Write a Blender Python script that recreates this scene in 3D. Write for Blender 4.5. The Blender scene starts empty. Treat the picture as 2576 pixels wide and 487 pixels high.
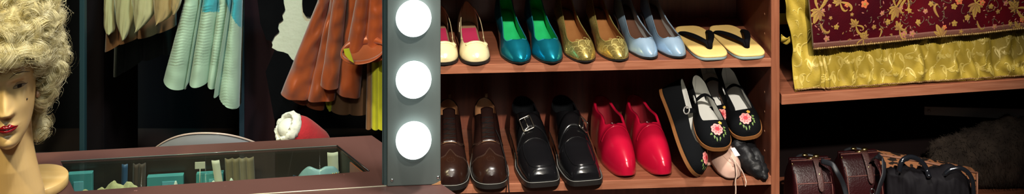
import bpy, bmesh, math, random
import numpy as np
from mathutils import Vector, Matrix, noise, Euler
random.seed(7)
PI = math.pi
SC = bpy.context.scene
COL = SC.collection
FPX, HYP, EYE = 2762.0, -817.0, 1.65      # focal length in pixels, horizon row, eye height

def at(px, py, Y):                          # pixel + depth -> world point
    return Vector(((px - 1288) / FPX * Y, Y, EYE - (py - HYP) / FPX * Y))
def on(px, py, z):                          # pixel + height -> world point
    Y = FPX * (EYE - z) / (py - HYP)
    return Vector(((px - 1288) / FPX * Y, Y, z))

# ------------------------------------------------------------------ interpolation
def curve(pts):
    xs = [p[0] for p in pts]; ys = [p[1] for p in pts]; n = len(xs)
    d = [(ys[i+1]-ys[i])/(xs[i+1]-xs[i]) for i in range(n-1)]
    m = [d[0]] + [0 if d[i-1]*d[i] <= 0 else 2*d[i-1]*d[i]/(d[i-1]+d[i]) for i in range(1, n-1)] + [d[-1]]
    def f(t):
        if t <= xs[0]: return ys[0]
        if t >= xs[-1]: return ys[-1]
        i = 0
        while t > xs[i+1]: i += 1
        h = xs[i+1]-xs[i]; u = (t-xs[i])/h
        return ((2*u**3-3*u*u+1)*ys[i] + (u**3-2*u*u+u)*h*m[i] + (-2*u**3+3*u*u)*ys[i+1] + (u**3-u*u)*h*m[i+1])
    return f
def sm(a, b, x):
    t = min(1, max(0, (x-a)/(b-a))); return t*t*(3-2*t)
def lerp(a, b, t): return a + (b-a)*t

# ------------------------------------------------------------------ materials
def mat(name, col, rough=.5, metal=0, var=None, bump=None, emit=None, spec=.5, sheen=0, coat=0, aniso=0, trans=0, rough_var=None, wear=None):
    m = bpy.data.materials.new(name); m.use_nodes = True
    nt = m.node_tree; N = nt.nodes; L = nt.links
    b = N['Principled BSDF']
    b.inputs['Base Color'].default_value = (*col, 1)
    b.inputs['Roughness'].default_value = rough
    b.inputs['Metallic'].default_value = metal
    b.inputs['Specular IOR Level'].default_value = spec
    b.inputs['Sheen Weight'].default_value = sheen
    b.inputs['Coat Weight'].default_value = coat
    b.inputs['Coat Roughness'].default_value = .12
    b.inputs['Anisotropic'].default_value = aniso
    b.inputs['Transmission Weight'].default_value = trans
    if emit:
        b.inputs['Emission Color'].default_value = (*emit[0], 1); b.inputs['Emission Strength'].default_value = emit[1]
    tc = N.new('ShaderNodeTexCoord')
    def tex(scale, stretch=(1, 1, 1), detail=4):
        mp = N.new('ShaderNodeMapping'); mp.inputs['Scale'].default_value = stretch
        L.new(tc.outputs['Object'], mp.inputs['Vector'])
        t = N.new('ShaderNodeTexNoise'); t.inputs['Scale'].default_value = scale; t.inputs['Detail'].default_value = detail
        L.new(mp.outputs['Vector'], t.inputs['Vector']); return t
    out = None
    if var:
        t = tex(var[0], var[2] if len(var) > 2 else (1, 1, 1))
        r = N.new('ShaderNodeValToRGB'); r.color_ramp.elements[0].position = .35; r.color_ramp.elements[1].position = .68
        r.color_ramp.elements[0].color = (*col, 1); r.color_ramp.elements[1].color = (*var[1], 1)
        L.new(t.outputs['Fac'], r.inputs['Fac']); out = r.outputs['Color']
    if wear:                                  # scuffs: (scale, colour, threshold)
        t = tex(wear[0], wear[3] if len(wear) > 3 else (1, 1, 1), 6)
        r = N.new('ShaderNodeValToRGB'); r.color_ramp.elements[0].position = wear[2]; r.color_ramp.elements[1].position = wear[2]+.03
        L.new(t.outputs['Fac'], r.inputs['Fac'])
        mx = N.new('ShaderNodeMix'); mx.data_type = 'RGBA'
        L.new(r.outputs['Color'], mx.inputs['Factor'])
        if out: L.new(out, mx.inputs['A'])
        else: mx.inputs['A'].default_value = (*col, 1)
        mx.inputs['B'].default_value = (*wear[1], 1); out = mx.outputs['Result']
    if out: L.new(out, b.inputs['Base Color'])
    if bump:
        t = tex(bump[0], bump[2] if len(bump) > 2 else (1, 1, 1), 5)
        bp = N.new('ShaderNodeBump'); bp.inputs['Strength'].default_value = bump[1]; bp.inputs['Distance'].default_value = .002
        L.new(t.outputs['Fac'], bp.inputs['Height']); L.new(bp.outputs['Normal'], b.inputs['Normal'])
    return m

def wood(name, a, b, rough=.38, stretch=(1, 14, 14)):
    m = mat(name, a, rough, var=(9, b, stretch), bump=(60, .12, stretch), spec=.4)
    return m

def voro(name, col, col2, scale, rough, metal, bumpstr, power=.5, dist=.002):
    m = mat(name, col, rough, metal)
    N = m.node_tree.nodes; L = m.node_tree.links; b = N['Principled BSDF']
    tc = N['Texture Coordinate']; v = N.new('ShaderNodeTexVoronoi'); v.inputs['Scale'].default_value = scale
    L.new(tc.outputs['Object'], v.inputs['Vector'])
    sep = N.new('ShaderNodeSeparateColor'); L.new(v.outputs['Color'], sep.inputs['Color'])
    mx = N.new('ShaderNodeMix'); mx.data_type = 'RGBA'; L.new(sep.outputs['Red'], mx.inputs['Factor'])
    mx.inputs['A'].default_value = (*col, 1); mx.inputs['B'].default_value = (*col2, 1)
    L.new(mx.outputs['Result'], b.inputs['Base Color'])
    bp = N.new('ShaderNodeBump'); bp.inputs['Strength'].default_value = bumpstr; bp.inputs['Distance'].default_value = dist
    L.new(sep.outputs['Green'], bp.inputs['Height']); L.new(bp.outputs['Normal'], b.inputs['Normal'])
    return m

M = {}
def leopard():
    m = mat('leopard_print', (.42, .17, .07), .7); N = m.node_tree.nodes; L = m.node_tree.links
    tc = N['Texture Coordinate']; mp = N.new('ShaderNodeMapping'); mp.inputs['Scale'].default_value = (.6, 1, 1.5)
    L.new(tc.outputs['Object'], mp.inputs['Vector'])
    t = N.new('ShaderNodeTexNoise'); t.inputs['Scale'].default_value = 75; t.inputs['Detail'].default_value = 1
    L.new(mp.outputs['Vector'], t.inputs['Vector'])
    r = N.new('ShaderNodeValToRGB'); r.color_ramp.interpolation = 'CONSTANT'
    r.color_ramp.elements[0].color = (.42, .17, .07, 1); r.color_ramp.elements[1].color = (.015, .008, .005, 1); r.color_ramp.elements[1].position = .55
    L.new(t.outputs['Fac'], r.inputs['Fac']); L.new(r.outputs['Color'], N['Principled BSDF'].inputs['Base Color'])
    return m

# ------------------------------------------------------------------ mesh helpers
class MB:
    def __init__(s): s.bm = bmesh.new(); s.mi = 0
    def face(s, vs):
        try:
            f = s.bm.faces.new(vs); f.material_index = s.mi; f.smooth = True; return f
        except ValueError: return None
    def grid(s, P, cu=False, cv=False, flip=False):
        V = [[s.bm.verts.new(p) for p in row] for row in P]
        n, m = len(V), len(V[0])
        for i in range(n if cu else n-1):
            for j in range(m if cv else m-1):
                q = [V[i][j], V[(i+1) % n][j], V[(i+1) % n][(j+1) % m], V[i][(j+1) % m]]
                s.face(q[::-1] if flip else q)
        return V
    def fan(s, ring, flip=False):
        vs = [s.bm.verts.new(p) for p in ring] if not isinstance(ring[0], bmesh.types.BMVert) else ring
        s.face(vs[::-1] if flip else vs)
    def loft(s, rings, cap=True):               # closed rings
        V = s.grid(rings, cv=True)
        if cap: s.face(V[0][::-1]); s.face(V[-1])
    def tube(s, pts, r, n=7, cap=True, flat=None, closed=False):
        pts = [Vector(p) for p in pts]; k = len(pts)
        R = r if isinstance(r, (list, tuple)) else [r]*k
        T = []
        for i in range(k):
            a = pts[(i-1) % k] if closed else pts[max(0, i-1)]; b = pts[(i+1) % k] if closed else pts[min(k-1, i+1)]
            d = b-a; T.append(d.normalized() if d.length > 1e-9 else Vector((0, 0, 1)))
        u = T[0].orthogonal().normalized() if flat is None else None
        rings = []
        for i in range(k):
            if flat is None:
                u = (u - T[i]*u.dot(T[i])).normalized(); w = T[i].cross(u); a1 = b1 = R[i]
            else:                               # flat=(up vector, half-thickness)
                w = Vector(flat[0]); w = (w - T[i]*w.dot(T[i])).normalized(); u = w.cross(T[i]); a1 = R[i]; b1 = flat[1]
            rings.append([pts[i] + u*(a1*math.cos(2*PI*j/n)) + w*(b1*math.sin(2*PI*j/n)) for j in range(n)])
        V = s.grid(rings, cu=closed, cv=True)
        if cap and not closed: s.face(V[0][::-1]); s.face(V[-1])
    def box(s, c, h, rot=None, bev=0):
        c = Vector(c); R = rot.to_3x3() if rot is not None else Matrix.Identity(3)
        b2 = bmesh.new()
        bmesh.ops.create_cube(b2, size=2)
        for v in b2.verts: v.co = Vector((v.co.x*h[0], v.co.y*h[1], v.co.z*h[2]))
        if bev: bmesh.ops.bevel(b2, geom=list(b2.edges), offset=bev, segments=2, profile=.5, affect='EDGES')
        mp = {v: s.bm.verts.new(R @ v.co + c) for v in b2.verts}
        for f in b2.faces:
            g = s.face([mp[v] for v in f.verts])
            if g: g.smooth = False
        b2.free()
    def ball(s, c, r, n=16, m=10, rot=None):
        c = Vector(c); r = r if isinstance(r, (tuple, list)) else (r, r, r)
        R = rot.to_3x3() if rot is not None else Matrix.Identity(3)
        rings = []
        for i in range(m+1):
            p = PI*(i/m*.998+.001)
            rings.append([c + R @ Vector((r[0]*math.sin(p)*math.cos(2*PI*j/n), r[1]*math.sin(p)*math.sin(2*PI*j/n), -r[2]*math.cos(p))) for j in range(n)])
        s.loft(rings)
    def cyl(s, a, b, r0, r1=None, n=24):
        a = Vector(a); b = Vector(b); r1 = r0 if r1 is None else r1
        d = (b-a).normalized(); u = d.orthogonal().normalized(); w = d.cross(u)
        s.loft([[p + u*(r*math.cos(2*PI*j/n)) + w*(r*math.sin(2*PI*j/n)) for j in range(n)] for p, r in ((a, r0), (b, r1))])
    def lathe(s, c, prof, axis=Vector((0, 0, 1)), n=32):   # prof: (radius, height)
        c = Vector(c); u = axis.orthogonal().normalized(); w = axis.cross(u)
        s.loft([[c + axis*h + u*(max(r, 1e-5)*math.cos(2*PI*j/n)) + w*(max(r, 1e-5)*math.sin(2*PI*j/n)) for j in range(n)] for r, h in prof])
    def prism(s, pts, d):                       # polygon + extrusion vector
        a = [s.bm.verts.new(p) for p in pts]; b = [s.bm.verts.new(Vector(p)+Vector(d)) for p in pts]; n = len(a)
        fs = [s.face(a[::-1]), s.face(b)] + [s.face([a[i], a[(i+1) % n], b[(i+1) % n], b[i]]) for i in range(n)]
        for f in fs:
            if f: f.smooth = False
    def build(s, name, mats, parent=None, merge=0, recalc=True, mods=None, sharp=None):
        if merge: bmesh.ops.remove_doubles(s.bm, verts=list(s.bm.verts), dist=merge)
        if recalc: bmesh.ops.recalc_face_normals(s.bm, faces=list(s.bm.faces))
        me = bpy.data.meshes.new(name); s.bm.to_mesh(me); s.bm.free()
        for m in (mats if isinstance(mats, (list, tuple)) else [mats]): me.materials.append(M[m] if isinstance(m, str) else m)
        o = bpy.data.objects.new(name, me); COL.objects.link(o)
        if parent is not None: o.parent = parent
        return o

def tag(o, label=None, cat=None, group=None, kind=None):
    if label: o['label'] = label
    if cat: o['category'] = cat
    if group: o['group'] = group
    if kind: o['kind'] = kind
    return o
def empty(name, loc=(0, 0, 0), rz=0, label=None, cat=None, group=None):
    o = bpy.data.objects.new(name, None); COL.objects.link(o); o.empty_display_size = .05
    o.location = loc; o.rotation_euler = (0, 0, rz); return tag(o, label, cat, group)
def copy_tree(o, parent=None):
    c = o.copy(); COL.objects.link(c)
    if parent is not None: c.parent = parent
    for ch in list(o.children): copy_tree(ch, c)
    return c
def place_axis(root, toe, heel, up):            # local +Y runs toe -> heel, local +Z towards up
    y = (Vector(heel)-Vector(toe)).normalized(); z = Vector(up); z = (z - y*z.dot(y)).normalized(); x = y.cross(z)
    m = Matrix((x, y, z)).transposed().to_4x4(); m.translation = toe
    root.rotation_mode = 'QUATERNION'
    root.location = toe; root.rotation_quaternion = m.to_quaternion()
# ================================================================== materials
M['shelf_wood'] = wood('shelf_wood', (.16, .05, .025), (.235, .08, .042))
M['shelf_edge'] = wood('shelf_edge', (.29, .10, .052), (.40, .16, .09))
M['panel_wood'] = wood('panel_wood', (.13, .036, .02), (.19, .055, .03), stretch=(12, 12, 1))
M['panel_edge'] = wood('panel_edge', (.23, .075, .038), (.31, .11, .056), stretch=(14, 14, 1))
M['table_lam'] = mat('table_laminate', (.078, .036, .031), .42, var=(5, (.095, .045, .039)), bump=(300, .05), wear=(90, (.2, .1, .09), .735))
M['strip_grey'] = mat('strip_grey', (.105, .125, .117), .45, metal=.25, var=(3, (.12, .142, .133)), bump=(120, .04))
M['strip_dark'] = mat('strip_dark', (.05, .08, .08), .25, metal=.4)
M['chip_wood'] = mat('chip_wood', (.42, .2, .08), .7, bump=(80, .4))
M['bulb_glow'] = mat('bulb_glow', (1, 1, 1), .3, emit=((.86, 1.0, .98), 3.2))
M['chrome'] = mat('chrome', (.75, .76, .75), .18, metal=1)
M['brass'] = mat('brass', (.75, .55, .22), .25, metal=1)
M['pewter'] = mat('pewter', (.55, .52, .45), .3, metal=1)
M['black_room'] = mat('dark_paint', (.006, .007, .009), .9, spec=.1, wear=(30, (.04, .045, .05), .74))
M['floor_dark'] = mat('floor_dark', (.02, .016, .015), .6, var=(4, (.03, .02, .018)))
M['maroon_board'] = mat('maroon_board', (.022, .006, .010), .5, wear=(26, (.2, .18, .17), .70, (1, 1, .35)))
M['blue_edge'] = mat('blue_edge', (.035, .06, .08), .4)
M['teal_post'] = mat('teal_post', (.014, .040, .050), .5)
M['glass'] = None
def glass_mat():
    m = bpy.data.materials.new('clear_glass'); m.use_nodes = True
    N = m.node_tree.nodes; L = m.node_tree.links; N.clear()
    o = N.new('ShaderNodeOutputMaterial'); mx = N.new('ShaderNodeMixShader'); t = N.new('ShaderNodeBsdfTransparent'); g = N.new('ShaderNodeBsdfGlossy')
    g.inputs['Roughness'].default_value = .02; lw = N.new('ShaderNodeLayerWeight'); lw.inputs['Blend'].default_value = .5
    pw = N.new('ShaderNodeMath'); pw.operation = 'POWER'; pw.inputs[1].default_value = 4
    ma = N.new('ShaderNodeMath'); ma.operation = 'MULTIPLY_ADD'; ma.inputs[1].default_value = .45; ma.inputs[2].default_value = .03
    L.new(lw.outputs['Facing'], pw.inputs[0]); L.new(pw.outputs[0], ma.inputs[0])
    t.inputs['Color'].default_value = (.92, .97, .95, 1)
    L.new(ma.outputs[0], mx.inputs[0]); L.new(t.outputs[0], mx.inputs[1]); L.new(g.outputs[0], mx.inputs[2]); L.new(mx.outputs[0], o.inputs[0])
    return m
M['glass'] = glass_mat()

# ================================================================== camera, world, exposure
cam = bpy.data.cameras.new('camera'); co = bpy.data.objects.new('camera', cam); COL.objects.link(co)
co.location = (0, 0, EYE); co.rotation_euler = (PI/2, 0, 0)
cam.sensor_fit = 'HORIZONTAL'; cam.sensor_width = 36; cam.lens = 36*FPX/2576
cam.shift_y = (HYP-243.5)/2576; cam.clip_start = .05
SC.camera = co
w = bpy.data.worlds.new('dim_room'); SC.world = w; w.use_nodes = True
w.node_tree.nodes['Background'].inputs[0].default_value = (.5, .55, .6, 1); w.node_tree.nodes['Background'].inputs[1].default_value = .012
SC.view_settings.view_transform = 'Standard'; SC.view_settings.look = 'None'; SC.view_settings.gamma = 1; SC.view_settings.exposure = 0
try: SC.view_settings.use_curve_mapping = False
except Exception: pass

# ================================================================== lights
def lamp(kind, name, loc, target, power, col, size=.05, ang=40, blend=.5):
    d = bpy.data.lights.new(name, kind); o = bpy.data.objects.new(name, d); COL.objects.link(o)
    o.location = loc; o.rotation_euler = (Vector(target)-Vector(loc)).to_track_quat('-Z', 'Y').to_euler()
    d.energy = power; d.color = col
    if kind == 'SPOT': d.spot_size = math.radians(ang); d.spot_blend = blend; d.shadow_soft_size = size
    if kind == 'AREA': d.size = size
    return o
lamp('SPOT', 'shelf_spot', (.58, -.77, 3.17), (.44, 2.62, .62), 900, (1, .92, .80), .045, 25, .7)
lamp('SPOT', 'panel_fill_spot', (-.1, -.5, 2.5), (-.42, 1.95, .80), 95, (.92, 1, .96), .08, 20, .8)  # added fill lamp that brightens the face of the bulb panel
lamp('SPOT', 'table_fill_spot', (-.30, 1.2, 2.9), (-.70, 1.95, .74), 120, (1, .95, .85), .08, 36, .7)  # added lamp that brightens the table, tray and wig top
lamp('SPOT', 'head_spot', (-1.45, .75, 2.85), (-.86, 1.85, .98), 195, (1, .82, .44), .06, 26, .6)
lamp('SPOT', 'costume_spot', (-1.1, 1.3, 2.75), (-.95, 3.15, .5), 190, (1, .93, .62), .10, 46, .6)
lamp('SPOT', 'teal_spot', (-.3, 2.3, 2.6), (-.95, 3.1, .62), 90, (.35, .95, 1), .08, 32, .6)
lamp('SPOT', 'coat_spot', (-.72, 1.5, 2.8), (-.50, 3.2, .55), 95, (1, .85, .6), .08, 34, .6)
lamp('AREA', 'highlight_fill', (.35, 1.75, 3.1), (.42, 2.62, .6), 75, (1, .95, .88), .25)  # added soft lamp, there to put highlights on the shoe toes
lamp('AREA', 'room_fill', (-.3, -.5, 2.9), (-.2, 2.3, .7), 5, (.9, .95, 1), 1.2)

# ================================================================== room
def slab(name, lo, hi, m):
    b = MB(); lo = Vector(lo); hi = Vector(hi); b.box((lo+hi)/2, (hi-lo)/2)
    return tag(b.build(name, m), kind='structure')
slab('floor', (-2.6, -1.4, -.05), (3.0, 4.0, 0), 'floor_dark')
slab('ceiling', (-2.6, -1.4, 3.3), (3.0, 4.0, 3.35), 'black_room')
slab('wall_back', (-2.65, 4.0, 0), (3.05, 4.06, 3.3), 'black_room')
slab('wall_left', (-2.66, -1.4, 0), (-2.6, 4.0, 3.3), 'black_room')
slab('wall_right', (3.0, -1.4, 0), (3.06, 4.0, 3.3), 'black_room')
slab('wall_front', (-2.65, -1.46, 0), (3.05, -1.4, 3.3), 'black_room')

# partition board and posts: the mirror's reflection, built as solid things
def board(name, px0, px1, Y, z0, z1, t, mats, label, cat):
    a = at(px0, 0, Y); b = at(px1, 0, Y)
    m = MB(); m.box(((a.x+b.x)/2, Y+t/2, (z0+z1)/2), (abs(b.x-a.x)/2, t/2, (z1-z0)/2), bev=.002)
    return tag(m.build(name, mats), label, cat)
pb = board('partition_board', 614, 692, 3.42, 0, 2.2, .04, 'maroon_board', 'dark maroon scuffed upright board between the mint gown and the black and white hide', 'partition')
a = at(600, 0, 3.415); b_ = at(614, 0, 3.415)
m = MB(); m.box(((a.x+b_.x)/2, 3.432, 1.1), ((b_.x-a.x)/2-.0003, .012, 1.1), bev=.002); m.build('edge_strip', 'blue_edge', pb)
board('door_post', 199, 212, 3.09, 0, 2.3, .02, 'teal_post', 'slim dim teal upright post behind the wig, left of the costumes', 'post')
board('wardrobe_side', 213, 262, 3.3, 0, 2.3, .3, mat('dark_side', (.006, .004, .005), .8, spec=.1), 'near black upright wardrobe side just right of the slim teal post', 'panel')

# low dark bench that the red piece lies on
bench = empty('low_bench', (-.88, 2.97, 0), 0, 'low dark brown bench behind the vanity table, below the hanging costumes', 'bench')
bz = .317
M['bench'] = mat('bench_brown', (.022, .013, .011), .6, var=(6, (.030, .016, .013), (1, 8, 8)))
m = MB(); m.box((0, 0, bz-.015), (.515, .105, .015), bev=.004); m.build('seat', 'bench', bench)
for sx in (-.48, .48):
    for sy in (-.07, .07):
        m = MB(); m.box((sx, sy, (bz-.03)/2), (.02, .02, (bz-.03)/2), bev=.003); m.build('leg', 'bench', bench)

# ================================================================== vanity table
ZT = .74
FR = on(935, 340, ZT); p1 = on(75, 385, ZT)
FL = p1 + (p1-FR).normalized()*.35
dR = (on(1122, 470, ZT)-FR).normalized(); NR_ = FR + dR*((FR.y-1.62)/-dR.y); NL_ = Vector((FL.x, 1.62, ZT))
I = [on(187, 480.5, ZT), on(153, 405.5, ZT), on(848, 366.5, ZT), on(928, 430, ZT)]
O = [NL_, FL, FR, NR_]
vt = empty('vanity_table', ((FL.x+NR_.x)/2, 1.85, 0), 0, 'dark brown vanity table with a sunken glass topped tray', 'table')
org = Vector(vt.location)
def L_(p): return Vector(p)-org
m = MB(); T = .026
dn = Vector((0, 0, -T))
vo = [m.bm.verts.new(L_(p)) for p in O]; vi = [m.bm.verts.new(L_(p)) for p in I]
vo2 = [m.bm.verts.new(L_(p+dn)) for p in O]; vi2 = [m.bm.verts.new(L_(p+dn)) for p in I]
for i in range(4):
    j = (i+1) % 4
    for q in ([vo[i], vo[j], vi[j], vi[i]], [vo2[j], vo2[i], vi2[i], vi2[j]], [vo[j], vo[i], vo2[i], vo2[j]], [vi[i], vi[j], vi2[j], vi2[i]]):
        f = m.face(q); f.smooth = False
top = m.build('table_top', 'table_lam', vt)
# tray under the glass
M['tray'] = mat('tray_dark', (.02, .022, .02), .35, var=(6, (.045, .03, .022)))
m = MB(); TD = .062
c = sum(I, Vector())/4
def ins(p, k): return p + (c-p).normalized()*k
ring0 = [L_(ins(p, .001)+Vector((0, 0, -.004))) for p in I]; ring1 = [L_(ins(p, .001)+Vector((0, 0, -TD))) for p in I]
g = m.grid([ring0, ring1], cv=True); m.face(g[1])
for f in m.bm.faces: f.smooth = False
m.build('tray', 'tray', vt, recalc=False)
m = MB(); g0 = [L_(ins(p, .0012)+Vector((0, 0, -.0035))) for p in I]; m.prism(g0, (0, 0, .003))
gl = m.build('glass_lid', 'glass', vt)
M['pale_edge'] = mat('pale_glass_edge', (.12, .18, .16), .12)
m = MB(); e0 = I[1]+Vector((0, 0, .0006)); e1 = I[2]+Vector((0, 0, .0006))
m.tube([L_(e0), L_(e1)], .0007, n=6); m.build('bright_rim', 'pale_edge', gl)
M['dark_edge'] = mat('dark_edge', (.01, .01, .012), .3)
m = MB(); m.tube([L_(I[2]+Vector((0, 0, .0006))), L_(I[3]+Vector((0, 0, .0006)))], .0014, n=6); m.build('dark_rim', 'dark_edge', gl)
# pale line for the mirror's bottom edge; the table beyond stands for its reflection
M['pale_line'] = mat('pale_line', (.62, .56, .42), .4, metal=.3)
m = MB(); s0 = on(972, 467.3, ZT); s1 = on(640, 488.6, ZT); s1 = s1 + (s1-s0).normalized()*.12
m.tube([L_(s0+Vector((0, 0, .0005))), L_(s1+Vector((0, 0, .0005)))], .0011, n=6); m.build('edge_trim', 'pale_line', vt)
for p in (O[0]+Vector((.06, .06, 0)), O[1]+Vector((.06, -.06, 0)), O[2]+Vector((-.026, -.0245, 0)), O[3]+Vector((-.12, .06, 0))):
    m = MB(); m.box(L_(Vector((p.x, p.y, (ZT-T)/2))), (.022, .022, (ZT-T)/2), bev=.003); m.build('leg', 'table_lam', vt)

# ================================================================== bulb panel
S0 = on(974, 469, ZT); S1 = on(1108.5, 463.5, ZT); SW = (Vector((S1.x, S1.y, 0))-Vector((S0.x, S0.y, 0))).length
sth = math.atan2(S1.y-S0.y, S1.x-S0.x)
bp = empty('bulb_panel', S0+Vector((0, 0, .0005)), sth, 'tall grey metal panel with round make-up bulbs, standing on the vanity table', 'light panel')
H = .95
m = MB(); m.box((SW/2, .014, H/2), (SW/2, .014, H/2), bev=.0015); m.build('panel', 'strip_grey', bp)
m = MB(); m.box((-.0032, .016, H/2), (.003, .012, H/2), bev=.0006); m.box((-.0078, .019, H/2), (.0014, .010, H/2), bev=.0004); m.build('side_trim', 'strip_dark', bp)
for (sx, sz) in ((.0085, .011), (SW-.0045, .0125)):
    m = MB(); m.lathe((sx, 0, sz), [(.0028, 0), (.0028, .0006), (.0018, .0014), (0, .0017)], Vector((0, -1, 0)), 16); m.build('screw', 'chrome', bp)
m = MB(); m.prism([(SW-.016, -.0002, .0001), (SW+.0003, -.0002, .0001), (SW+.0003, -.0002, .0065), (SW-.004, -.0002, .0052), (SW-.009, -.0002, .0022)], (0, -.0009, 0)); m.build('chipped_corner', 'chip_wood', bp)
Rz = Matrix.Rotation(sth, 4, 'Z')
for py, nm in ((46, 'top'), (200, 'middle'), (352, 'bottom')):
    pos = at(1040.5, py, 1.9475)
    lb = empty('light_bulb', pos, sth, 'lit round white bulb, %s of the three on the grey panel' % nm, 'bulb', 'make-up bulbs on the grey panel')
    R = .0315; m = MB()
    prof = [(R*math.sin(PI*k/24), -R*math.cos(PI*k/24)) for k in range(0, 25)]
    d = 0.0
    m.lathe((0, 0, 0), [(r, h) for r, h in prof if h < .0098][:], Vector((0, 1, 0)), 40)
    m.build('globe', 'bulb_glow', lb)

# ================================================================== shelf units
UA = (-.1676, 2.6); TA = math.radians(3.54); ZU, ZL = .726, .442; DEP = .32; TH = .0205
def A(x, y, z): return Vector((UA[0]+x*math.cos(TA)-y*math.sin(TA), UA[1]+x*math.sin(TA)+y*math.cos(TA), z))
AX = .7945
ua = empty('shoe_shelf_unit', (UA[0], UA[1], 0), TA, 'reddish brown wooden shelf unit holding the rows of shoes', 'shelf unit')
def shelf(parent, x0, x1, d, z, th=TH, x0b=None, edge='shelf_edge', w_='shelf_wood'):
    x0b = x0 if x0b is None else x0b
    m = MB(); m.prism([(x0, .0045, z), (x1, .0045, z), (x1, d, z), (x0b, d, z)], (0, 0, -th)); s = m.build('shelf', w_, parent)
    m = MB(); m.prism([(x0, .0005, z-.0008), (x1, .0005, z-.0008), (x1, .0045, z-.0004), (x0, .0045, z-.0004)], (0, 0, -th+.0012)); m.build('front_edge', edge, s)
for z in (.9075, ZU, ZL, .12): shelf(ua, -.05, AX-.0002, DEP, z)
for x0, x1 in ((-.072, -.0502), (AX, AX+.0206)):
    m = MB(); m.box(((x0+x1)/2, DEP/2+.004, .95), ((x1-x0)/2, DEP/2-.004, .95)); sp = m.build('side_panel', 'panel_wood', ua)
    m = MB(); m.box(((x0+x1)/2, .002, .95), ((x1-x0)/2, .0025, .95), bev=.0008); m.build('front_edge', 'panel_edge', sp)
    if x0 > 0:
        M['hole_plug'] = mat('hole_plug', (.34, .16, .09), .5)
        for k in range(9):
            for yy in (.055, .26):
                m = MB(); m.lathe((x0, yy, .48+k*.048), [(.0026, 0), (.0026, .0004), (0, .0006)], Vector((-1, 0, 0)), 10); m.build('shelf_pin', 'hole_plug', sp)
m = MB(); m.box(((AX-.05)/2, DEP+.005, .95), ((AX+.08)/2, .0045, .95)); m.build('back_panel', 'panel_wood', ua)

UB = (.6475, 2.642); TB = math.radians(9.3); ZB = .64; ZBL = .27; DB = .36
def B(x, y, z): return Vector((UB[0]+x*math.cos(TB)-y*math.sin(TB), UB[1]+x*math.sin(TB)+y*math.cos(TB), z))
ub = empty('costume_shelf_unit', (UB[0], UB[1], 0), TB, 'reddish brown shelf unit right of the shoes, holding the brocade robe and bags', 'shelf unit')
for z in (1.12, ZB, ZBL): shelf(ub, .002, .95, DB, z, .0235, .06)
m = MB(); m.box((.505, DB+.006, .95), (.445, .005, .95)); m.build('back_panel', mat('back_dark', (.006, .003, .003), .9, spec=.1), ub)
m = MB(); m.box((.9605, DB/2, .95), (.0103, DB/2, .95)); m.build('side_panel', 'panel_wood', ub)
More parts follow.
